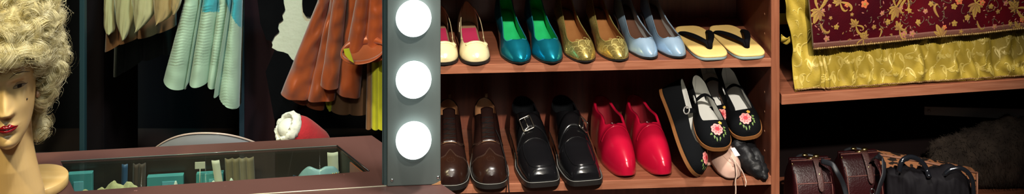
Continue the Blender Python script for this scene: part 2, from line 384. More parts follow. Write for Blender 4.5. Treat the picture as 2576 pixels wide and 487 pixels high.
# ================================================================== shoes
class Shell:
    def __init__(s, L, wl, wr, H, ht, lift=lambda t: .004, cl=lambda t: 0, p=2.0, tv=0.):
        s.tv = tv; s.L, s.wl, s.wr, s.H, s.ht, s.lift, s.cl, s.p = L, wl, wr, H, ht, lift, cl, p
    def a(s, t):
        if t < s.tv: return .5
        r = s.ht(t)/s.H(t)
        return .5 if r >= .9999 else math.asin(max(.02, r)**(s.p/2))/PI
    def pt(s, t, q):
        c = math.cos(PI*q); k = abs(c)**(2/s.p)*(1 if c > 0 else -1)
        w = s.wl(t) if k > 0 else s.wr(t)
        return Vector((s.cl(t) - w*k, s.L*t, s.lift(t) + s.H(t)*abs(math.sin(PI*q))**(2/s.p)))
    def nrm(s, t, q):
        e = .004; t0, t1 = max(.002, t-e), min(.998, t+e)
        n = (s.pt(t1, q)-s.pt(t0, q)).cross(s.pt(t, min(1, q+e))-s.pt(t, max(0, q-e)))
        n.normalize()
        o = Vector((-math.cos(PI*q), -.2, math.sin(PI*q)))
        return n if n.dot(o) > 0 else -n
    def off(s, t, q, d): return s.pt(t, q) + s.nrm(t, q)*d
    def ts(s, n, t0=0., t1=1.): return [t0+(t1-t0)*(.5-.5*math.cos(PI*i/n)) for i in range(n+1)]
    def upper(s, name, mats, parent, n=72, ns=14, th=.0018, t0=0., t1=1.):
        m = MB(); TS = s.ts(n, t0, t1)
        left, right = [], []
        for t in TS:
            a = s.a(t)
            left.append([s.pt(t, a*k/ns) for k in range(ns+1)]); right.append([s.pt(t, 1-a*k/ns) for k in range(ns+1)])
        m.grid(left, flip=True); m.grid(right)
        o = m.build(name, mats, parent, merge=2e-5, recalc=False)
        so = o.modifiers.new('thickness', 'SOLIDIFY'); so.thickness = th; so.offset = -1
        so.use_even_offset = False
        if not isinstance(mats, str): so.material_offset = 1
        return o
    def slab_(s, name, mats, parent, th, o=0., t0=0., t1=1., n=48, top=0., ew=0., zfix=None):
        """a sole: follows the outline, o wider, th thick, top below lift by -top"""
        m = MB(); rows = []
        for t in s.ts(n, t0, t1):
            y = s.L*t
            if t0 == 0: y = -o + (s.L*t1+2*o)*t/t1
            zt = s.lift(t)+top; zb = zt-th if zfix is None else zfix
            tt = min(1, max(0, t)); k = 1 if 0 < t < 1 else 0
            ex = o*min(1, math.sqrt(max(0, min(t-t0 if t0 == 0 else 1, (1-t)))*12))*(1-.85*sm(.38, .58, t))
            xl = s.cl(tt)-s.wl(tt)-ex; xr = s.cl(tt)+s.wr(tt)+ex
            rows.append([Vector((xl, y, zt)), Vector(((xl+xr)/2, y, zt)), Vector((xr, y, zt)), Vector((xr, y, zb)), Vector(((xl+xr)/2, y, zb)), Vector((xl, y, zb))])
        V = m.grid(rows, cv=True); m.face(V[0]); m.face(V[-1])
        ob = m.build(name, mats, parent, merge=1e-5)
        for p in ob.data.polygons: p.use_smooth = False
        return ob
    def insole(s, mats, parent, t0=.06, t1=.985, k=.93, up=.003, name='insole', n=40):
        m = MB(); rows = []
        for t in s.ts(n, t0, t1):
            rows.append([Vector((s.cl(t)+lerp(-s.wl(t), s.wr(t), q)*k, s.L*t, s.lift(t)+up)) for q in (0, .25, .5, .75, 1)])
        m.grid(rows)
        ob = m.build(name, mats, parent); so = ob.modifiers.new('thickness', 'SOLIDIFY'); so.thickness = .0015; return ob
    def band(s, name, mats, parent, f, q0, q1, w, th=.0022, n=28, m_=4, up=.0004):
        """a strap lying on the shell: centre line t=f(q), q0..q1, width w in metres"""
        rows = []; m = MB()
        for i in range(n+1):
            q = lerp(q0, q1, i/n); t = f(q); hw = (w(i/n) if callable(w) else w)/2/s.L
            outer = [s.off(t+lerp(-hw, hw, j/m_), q, up+th) for j in range(m_+1)]; inner = [s.off(t+lerp(hw, -hw, j/m_), q, up-.0008) for j in range(m_+1)]
            rows.append(outer+inner)
        V = m.grid(rows, cv=True); m.face(V[0]); m.face(V[-1])
        return m.build(name, mats, parent)
    def seam(s, m, path, r=.0006, d=.0003):
        m.tube([s.off(t, q, d) for t, q in path], r, n=5)

def linepath(ctrl, n=30):
    ft = curve([(i/(len(ctrl)-1), c[0]) for i, c in enumerate(ctrl)]); fq = curve([(i/(len(ctrl)-1), c[1]) for i, c in enumerate(ctrl)])
    return [(ft(i/n), fq(i/n)) for i in range(n+1)]

def scaled(W, pts): return curve([(t, W*v) for t, v in pts])

# --- shoe materials
M['cream_leather'] = mat('cream_leather', (.62, .53, .31), .3, var=(30, (.56, .47, .26)), bump=(400, .05), coat=.15)
M['cream_lining'] = mat('cream_lining', (.32, .19, .1), .7)
M['pink_insole'] = mat('pink_insole', (.55, .03, .10), .6)
M['black_sole'] = mat('black_sole', (.014, .012, .011), .4, bump=(500, .2))
def satin(name, c, c2, rough=.3, metal=.8):
    m = mat(name, c, rough, metal=metal, var=(22, c2, (1, .35, 1)), bump=(24, .45, (1.4, .35, 1)))
    return m
M['teal_satin'] = satin('teal_satin', (.008, .26, .38), (.014, .36, .50), .25)
M['green_lining'] = mat('green_lining', (.015, .52, .16), .55, var=(40, (.012, .44, .13)))
M['teal_edge'] = mat('teal_edge', (.02, .2, .25), .4)
M['gold_glitter'] = voro('gold_glitter', (.34, .23, .03), (.92, .74, .26), 1100, .30, .85, 1.0, dist=.0008)
M['gold_scroll'] = mat('gold_scroll', (.46, .38, .12), .4, metal=.5, bump=(600, .4))
M['tan_lining'] = mat('tan_lining', (.34, .145, .045), .5, var=(20, (.28, .11, .03)), bump=(200, .08))
M['silver_satin'] = satin('silver_satin', (.30, .46, .62), (.42, .56, .70), .23, .42)
M['silver_lining'] = mat('silver_lining', (.50, .52, .50), .5, var=(14, (.40, .42, .42)))
M['brown_insole'] = mat('brown_insole', (.11, .05, .03), .5, wear=(25, (.3, .2, .15), .6))
M['tatami'] = mat('tatami', (.80, .56, .20), .6, var=(14, (.72, .47, .14)), bump=(260, .12))
M['grey_foam'] = mat('grey_foam', (.27, .36, .36), .7, bump=(300, .1))
M['black_velvet'] = mat('black_velvet', (.004, .004, .005), .95, bump=(500, .3), spec=.05)
M['brown_leather'] = mat('brown_leather', (.011, .0042, .0036), .3, var=(16, (.019, .007, .0055)), bump=(45, .5), coat=.15)
M['brown_toe'] = mat('brown_toe', (.024, .0085, .0045), .3, var=(18, (.013, .005, .0038)), bump=(70, .3), coat=.2)
M['dark_thread'] = mat('dark_thread', (.040, .020, .014), .8, spec=.1)
M['lace_brown'] = mat('lace_brown', (.006, .004, .004), .7, spec=.2)
M['tan_edge'] = mat('tan_edge', (.30, .14, .06), .6)
M['black_leather'] = mat('black_leather', (.006, .006, .007), .2, bump=(22, .55), coat=.5)
M['stitch_grey'] = mat('stitch_grey', (.22, .22, .20), .6)
M['red_paint'] = mat('red_paint', (.43, .003, .026), .3, var=(5, (.50, .006, .034)), bump=(28, .16), coat=.35)
M['red_inner'] = mat('red_inner', (.25, .01, .02), .6)
M['bright_buckle'] = mat('bright_buckle', (.72, .72, .68), .3, metal=.4)
M['black_cloth'] = mat('black_cloth', (.0045, .005, .006), .9, bump=(600, .3), spec=.08)
M['white_insole'] = mat('white_insole', (.80, .80, .76), .6)
M['tan_sole'] = mat('tan_sole', (.22, .085, .022), .55, bump=(120, .2))
M['pale_pink'] = mat('pale_pink', (.66, .42, .33), .7, var=(26, (.58, .35, .27)), bump=(60, .3))
M['pink_cord'] = mat('pink_cord', (.66, .48, .38), .7)
M['rose_pink'] = mat('rose_pink', (.66, .09, .11), .6)
M['rose_red'] = mat('rose_red', (.48, .012, .022), .6)
M['rose_pale'] = mat('rose_pale', (.80, .30, .27), .6)
M['leaf_green'] = mat('leaf_green', (.16, .26, .07), .6)
M['yellow_thread'] = mat('yellow_thread', (.75, .42, .06), .6)

def spot_on_shelf(px, py, z): return on(px, py, z+.0002)
UP_GROUP, LO_GROUP = 'shoes on the upper shelf', 'shoes on the lower shelf'

# --- 1 cream slingbacks --------------------------------------------
def cream_shoe(mirror):
    L = .232
    wp = [(0, 0), (.006, .28), (.03, .56), (.08, .80), (.16, .96), (.26, 1), (.4, .9), (.55, .74), (.72, .68), (.86, .72), (.95, .55), (.985, .33), (1, 0)]
    W = scaled(.0360, wp)
    lift = curve([(0, .009), (.3, .006), (.5, .009), (.75, .024), (1, .030)])
    H = curve([(0, .010), (.05, .021), (.15, .033), (.3, .041), (.5, .052), (.8, .058), (1, .058)])
    ht = curve([(0, .02), (.205, .0365), (.215, .0345), (.23, .032), (.27, .030), (.34, .030), (.42, .031), (.5, .030), (1, .03)])
    s = Shell(L, W, W, H, ht, lift, p=2.2, tv=.204)
    r = empty('slingback_shoe')
    # vamp with two low side wings
    s.upper('upper', ['cream_leather', 'cream_lining'], r, t1=.40, n=56)
    s2 = Shell(L, W, W, H, curve([(0, .03), (.72, .002), (.8, .030), (.9, .052), (1, .056)]), lift, p=2.2)
    s2.upper('heel_counter', ['cream_leather', 'cream_lining'], r, t0=.76, n=40)
    s.insole('cream_lining', r, up=.002)
    m = MB(); rows = [[Vector((lerp(-.5, .5, q)*.050*W(t)/.0368*1.1, L*t, lift(t)+.0052)) for q in (0, .5, 1)] for t in [lerp(.40, .80, i/10) for i in range(11)]]
    m.grid(rows); m.build('pink_insole_patch', 'pink_insole', r)
    s.slab_('sole', 'black_sole', r, .0055, .0012, top=-.0005)
    s.slab_('heel', 'black_sole', r, .02, 0, t0=.78, n=12, zfix=.0)
    # strap band across the vamp edge with a buttoned tab, and side straps going back
    s.band('vamp_band', 'cream_leather', r, lambda q: .185, .30, .78, .006, n=30, up=.0002)
    for sg, qa in ((0, .30), (1, .70)):
        m = MB(); pts = []
        st = s.pt(.40, s.a(.40)*.86 if sg == 0 else 1-s.a(.40)*.86); en = s2.pt(.80, .30 if sg == 0 else .70)
        for i in range(15):
            u = i/14; p = st.lerp(en, u); p.x += (-.003 if sg == 0 else .003)*math.sin(PI*u); p.z += .009*math.sin(PI*u*.8); pts.append(p)
        m.tube(pts, .0052, n=10, flat=(Vector((1 if sg else -1, 0, .25)), .0012)); m.build('side_strap', 'cream_leather', r)
    m = MB(); c = s.off(.20, .735, .003); n = s.nrm(.20, .735)
    m.lathe(c, [(.0055, -.002), (.0055, .0004), (.0042, .0014), (.0030, .0009), (0, .0009)], n, 20); m.build('button', 'cream_leather', r)
    return r

c1 = cream_shoe(False)
tag(c1, 'cream leather slingback with pink insole and side button, beside the teal pumps', 'shoe', UP_GROUP)
c1.location = spot_on_shelf(1201, 165.5, ZU); c1.rotation_euler.z = math.radians(9)
c2 = copy_tree(c1); tag(c2, 'cream leather slingback half hidden by the grey bulb panel'); c2.location = spot_on_shelf(1120, 166.5, ZU); c2.rotation_euler.z = math.radians(9)

# --- 2 pumps --------------------------------------------------------
def pump(name, L, Wd, mats, ins, edge, heel, tv=.245, point=.9, hv=.047, hh=.058, side=.044, heelmat='black_sole', t_in=.12):
    wp = [(0, 0), (.004, .15*point), (.02, .33*point), (.06, .55), (.12, .74), (.2, .90), (.30, 1), (.42, .92), (.58, .74), (.75, .66), (.88, .68), (.95, .54), (.985, .33), (1, 0)]
    W = scaled(Wd, wp)
    lift = curve([(0, .008), (.12, .0045), (.32, .004), (.5, .012), (.7, .032), (.9, hh), (1, hh+.002)])
    H = curve([(0, .007), (.03, .014), (.10, .027), (tv, hv), (.4, hv+.010), (.6, hv+.016), (1, hv+.02)])
    ht = curve([(0, .02), (tv-.012, hv-.0015), (tv, hv-.0022), (tv+.014, hv-.0055), (tv+.04, hv-.008), (tv+.12, hv-.0075), (.5, hv-.002), (.75, side), (.9, side+.010), (1, side+.014)])
    s = Shell(L, W, W, H, ht, lift, p=2.15, tv=tv-.011)
    r = empty(name)
    s.upper('upper', mats, r, n=90, ns=16)
    s.insole(ins, r, t0=t_in, up=.0022)
    s.slab_('sole', heelmat, r, .0035, .0006, top=-.0003)
    m = MB(); rings = []
    for k in range(9):
        u = k/8; z = lerp(hh-.016, 0, u); wx = lerp(.024, .008, min(1, u*1.3)**.6); wy = lerp(.024, .008, min(1, u*1.3)**.6); yc = lerp(L*.895, L*.93, u)
        rings.append([Vector((wx*math.cos(2*PI*j/20), yc+wy*math.sin(2*PI*j/20), z)) for j in range(20)])
    m.loft(rings); m.build('heel', heel, r)
    # piped topline
    m = MB(); tp = [t for t in s.ts(60, tv+.0005, 1)]
    path = [s.pt(t, s.a(t)) for t in tp] + [s.pt(t, 1-s.a(t)) for t in tp[::-1]]
    m.tube(path, .0011, n=6); m.build('topline_piping', edge, r)
    return r, s

t1, s_ = pump('court_shoe', .238, .0368, ['teal_satin', 'green_lining'], 'green_lining', 'teal_edge', 'teal_satin', tv=.225, hv=.043, side=.046)
tag(t1, 'teal satin pump with bright green lining, left one next to the cream shoes', 'shoe', UP_GROUP)
t1.location = spot_on_shelf(1313, 164, ZU); t1.rotation_euler.z = math.radians(12)
t2 = copy_tree(t1); tag(t2, 'teal satin pump with bright green lining, right one next to the gold shoes'); t2.location = spot_on_shelf(1394, 163, ZU); t2.rotation_euler.z = math.radians(12)

def scroll_pts(c, ang, size, flip, n=26):
    """2-D curl: list of (centre point, half width)"""
    out = []; x, y = c; a = ang; st = size*2.6/n
    for i in range(n+1):
        u = i/n; out.append(((x, y), size*.07*math.sin(PI*min(1, u*1.02+.04))**.7+.0002))
        a += (flip)*(.02+.36*u*u); x += st*math.cos(a)*(1-.55*u); y += st*math.sin(a)*(1-.55*u)
    return out
def stroke(m, pts, fmap):
    rows = []
    for i, ((x, y), hw) in enumerate(pts):
        a = pts[max(0, i-1)][0]; b = pts[min(len(pts)-1, i+1)][0]; d = Vector((b[0]-a[0], b[1]-a[1])); d = d.normalized() if d.length else Vector((1, 0))
        nx, ny = -d.y*hw, d.x*hw
        rows.append([fmap(x+nx, y+ny, .4), fmap(x, y, 1), fmap(x-nx, y-ny, .4)])
    m.grid(rows)
def petal(m, c, ang, ln, wd, fmap, n=6, base=0.):
    rows = []
    for i in range(n+1):
        u = i/n; r = base+ln*u; hw = wd*math.sin(PI*(.08+.86*u))**.8
        cx, cy = c[0]+r*math.cos(ang), c[1]+r*math.sin(ang); nx, ny = -math.sin(ang)*hw, math.cos(ang)*hw
        rows.append([fmap(cx+nx, cy+ny, .5), fmap(cx, cy, 1), fmap(cx-nx, cy-ny, .5)])
    m.grid(rows)
def shell_map(s, t0, q0, lift=.0004, rot=0):
    def f(x, y, k):
        cx, cy = x*math.cos(rot)-y*math.sin(rot), x*math.sin(rot)+y*math.cos(rot)
        w = PI*.5*(s.wl(t0)+s.H(t0))
        return s.off(min(.97, max(.01, t0+cy/s.L)), min(.97, max(.03, q0+cx/w)), lift+.0003*k)
    return f

g1, sg_ = pump('court_shoe', .238, .0368, ['gold_glitter', 'tan_lining'], 'tan_lining', 'gold_scroll', 'gold_glitter', tv=.19, hv=.039, side=.045, point=1.0)
m = MB()
for (t0, q0, ang, size, fl) in ((.16, .25, 2.2, .016, 1), (.13, .34, 1.2, .014, -1), (.12, .60, 1.0, .016, 1), (.10, .72, 2.4, .014, -1), (.18, .72, 2.2, .015, 1), (.17, .42, .4, .012, -1), (.08, .48, 1.8, .011, 1), (.3, .16, 1.2, .02, 1), (.3, .85, 2, .02, -1), (.40, .14, 1.4, .016, -1), (.06, .35, .9, .011, -1)):
    fm = shell_map(sg_, t0, q0)
    stroke(m, scroll_pts((0, 0), ang, size, fl), fm); stroke(m, scroll_pts((0, 0), ang+1.2, size*.7, -fl), fm)
m.build('scroll_pattern', 'gold_scroll', g1)
tag(g1, 'gold glitter pump with curling scroll pattern, the one next to the teal shoes', 'shoe', UP_GROUP)
g1.location = spot_on_shelf(1479, 160.5, ZU); g1.rotation_euler.z = math.radians(13)
g2 = copy_tree(g1); tag(g2, 'gold glitter pump with curling scroll pattern, the one next to the silver blue shoes'); g2.location = spot_on_shelf(1564, 157.5, ZU); g2.rotation_euler.z = math.radians(13)

b1, s_ = pump('court_shoe', .240, .0340, ['silver_satin', 'silver_lining'], 'brown_insole', 'silver_satin', 'silver_satin', tv=.20, hv=.038, side=.046, point=.95, hh=.062)
tag(b1, 'silver blue satin pump, left of its pair, beside a gold glitter shoe', 'shoe', UP_GROUP)
b1.location = spot_on_shelf(1641, 152, ZU); b1.rotation_euler.z = math.radians(14)
b2 = copy_tree(b1); tag(b2, 'silver blue satin pump, right of its pair, beside the straw sandals'); b2.location = spot_on_shelf(1713, 150, ZU); b2.rotation_euler.z = math.radians(14)

# --- 3 zori sandals ---------------------------------------------------
def zori():
    r = empty('zori_sandal'); L, Wd = .226, .0435
    def ring(o, z, L=L):
        pts = []
        for i in range(64):
            a = 2*PI*i/64; c, s = math.cos(a), math.sin(a)
            pts.append(Vector(((Wd+o)*abs(c)**(2/4.2)*(1 if c > 0 else -1)*(1-.05*s), L/2+(L/2+o)*abs(s)**(2/3.6)*(1 if s > 0 else -1), z)))
        return pts
    m = MB(); m.loft([ring(-.0012, 0), ring(0, .0012), ring(0, .0062), ring(-.0004, .0068)]); m.build('foam_sole', 'grey_foam', r)
    m = MB(); m.loft([ring(-.0004, .0066), ring(.0006, .0078), ring(.0006, .0105), ring(-.0014, .0122), ring(-.004, .0126)]); m.build('footbed', 'tatami', r)
    toe = Vector((.004, .046, .0125))
    for x in (-.037, .037):
        e = Vector((x, .165, .0128)); pts = []; 
        for i in range(19):
            u = i/18; p = toe.lerp(e, u); p.z += .013*math.sin(PI*min(1, u*1.0))**.65*(1 if u > .0 else 0) + .008*(1-u)**2*(1 if u > .02 else 0); p.x += (x/abs(x))*.006*math.sin(PI*u); pts.append(p)
        m = MB(); m.tube(pts, [.0060+.0022*math.sin(PI*i/18) for i in range(19)], n=12, flat=(Vector((0, -.3, 1)), .0036)); m.build('strap', 'black_velvet', r)
    m = MB(); m.tube([toe+Vector((0, -.001, -.001)), toe+Vector((0, 0, .012)), toe+Vector((0, .004, .017))], [.0042, .0048, .0055], n=10); m.build('toe_post', 'black_velvet', r)
    return r
z1 = zori(); tag(z1, 'flat straw coloured sandal with black thong strap, next to the silver blue shoes', 'sandal', 'straw sandals on the upper shelf')
z1.location = spot_on_shelf(1797, 152, ZU); z1.rotation_euler.z = math.radians(8)
z2 = copy_tree(z1); tag(z2, 'flat straw coloured sandal with black thong strap, against the wooden side panel'); z2.location = spot_on_shelf(1893, 149.5, ZU); z2.rotation_euler.z = math.radians(9)

# --- 4 brown brogues ----------------------------------------------------
def mens(L, Wd, square, Hs, hts, p=2.3):
    if square: wp = [(0, 0), (.003, .5), (.012, .68), (.04, .80), (.1, .88), (.2, .96), (.32, 1), (.45, .9), (.6, .84), (.75, .80), (.88, .78), (.95, .60), (.985, .36), (1, 0)]
    else: wp = [(0, 0), (.004, .27), (.02, .50), (.06, .72), (.13, .89), (.22, .98), (.32, 1), (.45, .93), (.6, .84), (.75, .80), (.88, .78), (.95, .60), (.985, .36), (1, 0)]
    W = scaled(Wd, wp)
    lift = curve([(0, .016), (.15, .012), (.3, .011), (.6, .018), (.75, .024), (1, .026)])
    return Shell(L, W, W, curve(Hs), curve(hts), lift, p=p, tv=.55)
def sole_set(s, r, o=.005, stitch=True):
    s.slab_('sole', 'black_sole', r, .011, o, top=.0015)
    s.slab_('heel', 'black_sole', r, .02, .001, t0=.74, n=16, zfix=0, top=-.0105)
    if stitch:
        m = MB(); a, b = [], []
        for t in s.ts(60, 0.0, .56):
            y = -.0034+(s.L+.0068)*t; ex = (1-.85*sm(.38, .58, t))*.0032*min(1, math.sqrt(max(0, min(t, 1-t))*12))
            a.append(Vector((s.cl(t)-s.wl(t)-ex, y, s.lift(t)+.0019))); b.append(Vector((s.cl(t)+s.wr(t)+ex, y, s.lift(t)+.0019)))
        m.tube(a[::-1]+b[1:], .0007, n=5); m.build('welt_stitching', 'stitch_grey', r)

def brogue():
    r = empty('brogue_shoe')
    s = mens(.292, .0428, False, [(0, .020), (.04, .034), (.12, .046), (.22, .052), (.34, .060), (.45, .076), (.56, .098), (.7, .112), (1, .112)],
             [(0, .05), (.34, .0605), (.45, .0765), (.565, .0975), (.60, .094), (.68, .078), (.78, .066), (.88, .070), (1, .082)])
    s.upper('upper', ['brown_leather', 'tan_edge'], r, n=90, ns=18, th=.003)
    # wing-tip toe cap lying over the upper
    m = MB(); rows = []
    for i in range(33):
        q = lerp(.02, .98, i/32); d = abs(q-.5)*2
        tb = .225 + .05*max(0, 1-d/.16) - .03*math.sin(PI*min(1, d/.5))*1 + .15*max(0, d-.55)**1.2*1.6
        rows.append([s.off(lerp(.02, tb, j/14), q, (.0002, .0011)[0 < j < 14]) for j in range(15)])
    m.grid(rows); m.build('toe_cap', 'brown_toe', r)
    m = MB()
    path = []
    for i in range(49):
        q = lerp(.04, .96, i/48); d = abs(q-.5)*2
        path.append((.225 + .05*max(0, 1-d/.16) - .03*math.sin(PI*min(1, d/.5)) + .24*max(0, d-.55)**1.2, q))
    s.seam(m, path, .0008, .0011); s.seam(m, [(t-.012, q) for t, q in path], .0005, .0012)
    for i in range(2, 47, 2):
        t, q = path[i]; m.ball(s.off(t-.007, q, .0012), .0009, 6, 4)
    for k in range(14):                             # punched medallion
        a = 2*PI*k/14; m.ball(s.off(.13+.028*math.sin(a), .5+.06*math.cos(a), .0012), .0009, 6, 4)
    for sg in (-1, 1):                              # quarters: facing edge and swing
        s.seam(m, linepath([(.36, .5+sg*.09), (.45, .5+sg*.085), (.55, .5+sg*.10)]), .0009, .0004)
        s.seam(m, linepath([(.36, .5+sg*.09), (.36, .5+sg*.18), (.42, .5+sg*.3), (.50, .5+sg*.42)]), .0008, .0003)
        s.seam(m, linepath([(.375, .5+sg*.10), (.375, .5+sg*.18), (.435, .5+sg*.3), (.515, .5+sg*.41)]), .0005, .0003)
        for k in range(9):
            t, q = linepath([(.368, .5+sg*.11), (.368, .5+sg*.18), (.428, .5+sg*.3), (.508, .5+sg*.41)], 8)[k]; m.ball(s.off(t, q, .0004), .0009, 6, 4)
    m.build('brogue_stitching', 'dark_thread', r)
    m = MB(); rows = []                              # tongue
    for i in range(15):
        t = lerp(.35, .625, i/14)
        rows.append([s.off(t, lerp(.39, .61, j/8), .0012+.004*max(0, i-11)/3) if t < .56 else s.pt(.56, lerp(.39, .61, j/8))+Vector((0, (t-.56)*s.L*.8, .0012+(t-.56)*s.L*.55)) for j in range(9)])
    m.grid(rows); o = m.build('tongue', ['brown_leather', 'tan_edge'], r, recalc=False); so = o.modifiers.new('t', 'SOLIDIFY'); so.thickness = .0025; so.material_offset_rim = 1
    m = MB()
    for k in range(5):
        t = .385+.036*k
        m.tube([s.off(t+.010*abs(j-5)/5, lerp(.40, .60, j/10), .0022+.0016*math.sin(PI*j/10)) for j in range(11)], .0019, n=7)
    for k in range(4):
        t = .385+.036*k; sg = 1
        m.tube([s.off(lerp(t, t+.036, j/8), lerp(.42, .58, j/8), .003) for j in range(9)], .0013, n=6)
    m.build('laces', 'lace_brown', r)
    m = MB(); s.insole('tan_edge', r, up=.004); m.bm.free()
    sole_set(s, r, .0042)
    m = MB(); m.tube([Vector((sgn*.006, s.L+.001, s.lift(1)+.078+.013*i/3)) for sgn in (1,) for i in range(4)], .004, n=8, flat=(Vector((0, 1, 0)), .0014)); m.build('pull_tab', 'tan_edge', r)
    return r, s
br1, s_br = brogue(); tag(br1, 'brown leather lace-up brogue, whole one beside the black buckle shoes', 'shoe', LO_GROUP)
br1.location = spot_on_shelf(1237, 480, ZL); br1.rotation_euler.z = math.radians(5)
br2 = copy_tree(br1); tag(br2, 'brown leather lace-up brogue partly hidden behind the grey bulb panel'); br2.location = spot_on_shelf(1135, 483.5, ZL); br2.rotation_euler.z = math.radians(5)
lace = MB(); R5 = Matrix.Rotation(math.radians(5), 4, 'Z')
pts = [s_br.off(.46, .62, .004), s_br.off(.40, .68, .005), s_br.off(.30, .73, .004), s_br.off(.2, .78, .004), s_br.off(.1, .83, .006), Vector((.040, .012, .018)), Vector((.0395, -.006, .006)), Vector((.040, -.014, .0015))]
fx = [curve([(i/7, p[k]) for i, p in enumerate(pts)]) for k in range(3)]
lace.tube([Vector([f(i/50) for f in fx]) for i in range(51)], .0016, n=7); lace.build('trailing_lace', 'lace_brown', br1)

# --- 5 black monk-strap shoes --------------------------------------------
def monk(sg):
    r = empty('monk_strap_shoe')
    s = mens(.290, .0455, True, [(0, .018), (.03, .030), (.1, .042), (.22, .050), (.34, .058), (.46, .078), (.57, .100), (.7, .112), (1, .112)],
             [(0, .05), (.34, .0585), (.46, .0785), (.575, .0995), (.61, .094), (.68, .080), (.78, .070), (.88, .074), (1, .084)], 2.5)
    s.upper('upper', ['black_leather', 'black_cloth'], r, n=90, ns=18, th=.003)
    m = MB()
    apron = linepath([(.36, .30), (.22, .27), (.10, .28), (.052, .36), (.045, .5), (.052, .64), (.10, .72), (.22, .73), (.36, .70)], 60)
    s.seam(m, apron, .0013, .0006); s.seam(m, [(lerp(t, .2, .03), lerp(q, .5, .05)) for t, q in apron], .0006, .0004)
    s.seam(m, linepath([(.37, .10), (.36, .3), (.375, .5), (.36, .7), (.37, .9)], 40), .0012, .0005)
    m.build('apron_seam', 'black_leather', r)
    f = (lambda q: .505-.25*abs(q-.5)**1.5 - (.02*(q-.5)*sg))
    s.band('strap', 'black_leather', r, f, .12, .88, lambda u: .030, n=40)
    q = .5+(.165 if sg > 0 else -.075); t = f(q)-(.0 if sg > 0 else .012); c = s.off(t, q, .0045); n = s.nrm(t, q)
    e1 = (s.pt(t, q+.01)-s.pt(t, q-.01)).normalized(); e2 = n.cross(e1).normalized()
    hw, hh = .0140, .0170
    m = MB(); cor = [c+e1*(a*hw)+e2*(b*hh) for a, b in ((-1, -1), (1, -1), (1, 1), (-1, 1))]
    pth = []
    for i in range(4):
        for k in range(6): pth.append(cor[i].lerp(cor[(i+1) % 4], lerp(.06, .94, k/5)))
    m.tube(pth, .0021, n=8, closed=True); m.tube([c+e2*hh*.9+e1*0, c-e2*hh*.9], .0011, n=6); m.build('buckle', 'pewter', r)
    m = MB(); rows = []
    s.insole('black_cloth', r, up=.004)
    sole_set(s, r, .0052)
    return r
k1 = monk(-1); tag(k1, 'shiny black square-toed shoe with silver buckle, beside the brown brogue', 'shoe', LO_GROUP)
k1.location = spot_on_shelf(1367, 474.5, ZL); k1.rotation_euler.z = math.radians(10)
k2 = monk(1); tag(k2, 'shiny black square-toed shoe with silver buckle, beside the red clogs', 'shoe', LO_GROUP)
k2.location = spot_on_shelf(1476, 471, ZL); k2.rotation_euler.z = math.radians(10)

# --- 6 red clogs --------------------------------------------------------
def clog():
    r = empty('wooden_clog'); L = .278
    wp = [(0, 0), (.004, .16), (.02, .32), (.06, .50), (.13, .69), (.24, .88), (.36, .99), (.5, .97), (.65, .84), (.8, .80), (.9, .72), (.96, .54), (.988, .32), (1, 0)]
    W = scaled(.0424, wp)
    lift = curve([(0, .010), (.1, .002), (.25, 0.0), (1, 0)])
    H = curve([(0, .020), (.03, .036), (.12, .058), (.25, .074), (.36, .086), (.43, .089), (.47, .104), (.55, .118), (1, .125)])
    ht = curve([(0, .03), (.43, .0885), (.436, .0855), (.45, .084), (.47, .0855), (.5, .091), (.55, .094), (.75, .088), (.9, .094), (1, .098)])
    s = Shell(L, W, W, H, ht, lift, p=2.25, tv=.429)
    s.upper('clog_body', ['red_paint', 'red_inner'], r, n=90, ns=20, th=.006)
    s.insole('red_inner', r, up=.012, k=.9)
    m = MB(); s.slab_('underside', 'red_paint', r, .003, -.0015, top=.0032); m.bm.free()
    s.band('instep_crease', 'red_paint', r, lambda q: .385+.10*max(0, abs(q-.5)-.10), .16, .84, .005, th=.0005, n=40)
    c = s.off(.405, .5-.05, .004); n = s.nrm(.4, .45); m = MB(); e = n.orthogonal().normalized()
    m.tube([c+Vector((-.0035, 0, .0005)), c+Vector((-.001, 0, .002)), c+Vector((.002, 0, -.0012)), c+Vector((.0042, 0, 0))], .0011, n=6); m.build('staple', 'chrome', r)
    return r
cl1 = clog(); tag(cl1, 'bright red painted clog beside the black buckle shoe', 'clog', 'red clogs on the lower shelf')
cl1.location = spot_on_shelf(1581, 452, ZL); cl1.rotation_euler.z = math.radians(10)
cl2 = copy_tree(cl1); tag(cl2, 'bright red painted clog beside the heap of embroidered shoes'); cl2.location = spot_on_shelf(1673, 449, ZL); cl2.rotation_euler.z = math.radians(10)

# --- 7 heap of embroidered shoes, slippers and black leather ------------------
def rose(m_, s, t0, q0, size, rot=0):
    fm = shell_map(s, t0, q0, .0006, rot)
    for mi, kk, base, ln, wd, n, ph in ((0, 0, .2, .92, .44, 8, .2), (1, 1, .3, .52, .17, 8, .2), (2, 1.5, .25, .34, .06, 8, .35), (0, 2, .1, .50, .28, 6, .7), (1, 3, .05, .46, .20, 6, .9), (2, 4, .1, .30, .09, 6, .6), (2, 5, 0, .26, .16, 5, 0)):
        m_.mi = mi
        def f2(x, y, k, kk=kk): 
            p = fm(x, y, k); return p + s.nrm(t0, q0)*(.0004*kk)
        for i in range(n): petal(m_, (0, 0), ph+2*PI*i/n, ln*size, wd*size, f2, base=base*size)
    m_.mi = 3
    for (cx, cy, a) in ((1.25, -.15, .2), (1.5, -.45, -.5), (-1.2, -.5, 3.6), (-.9, -1.0, 4.2), (.3, -1.35, 4.9), (-.5, -1.35, 4.3), (1.1, -.9, 5.6), (1.3, .35, .7)):
        petal(m_, (cx*size, cy*size), a, .55*size, .13*size, fm); petal(m_, (cx*size, cy*size), a+.8, .4*size, .11*size, fm)
    m_.mi = 4
    for i in range(5): petal(m_, (.75*size, 1.35*size), .4+2*PI*i/5, .36*size, .15*size, fm)
    m_.mi = 0
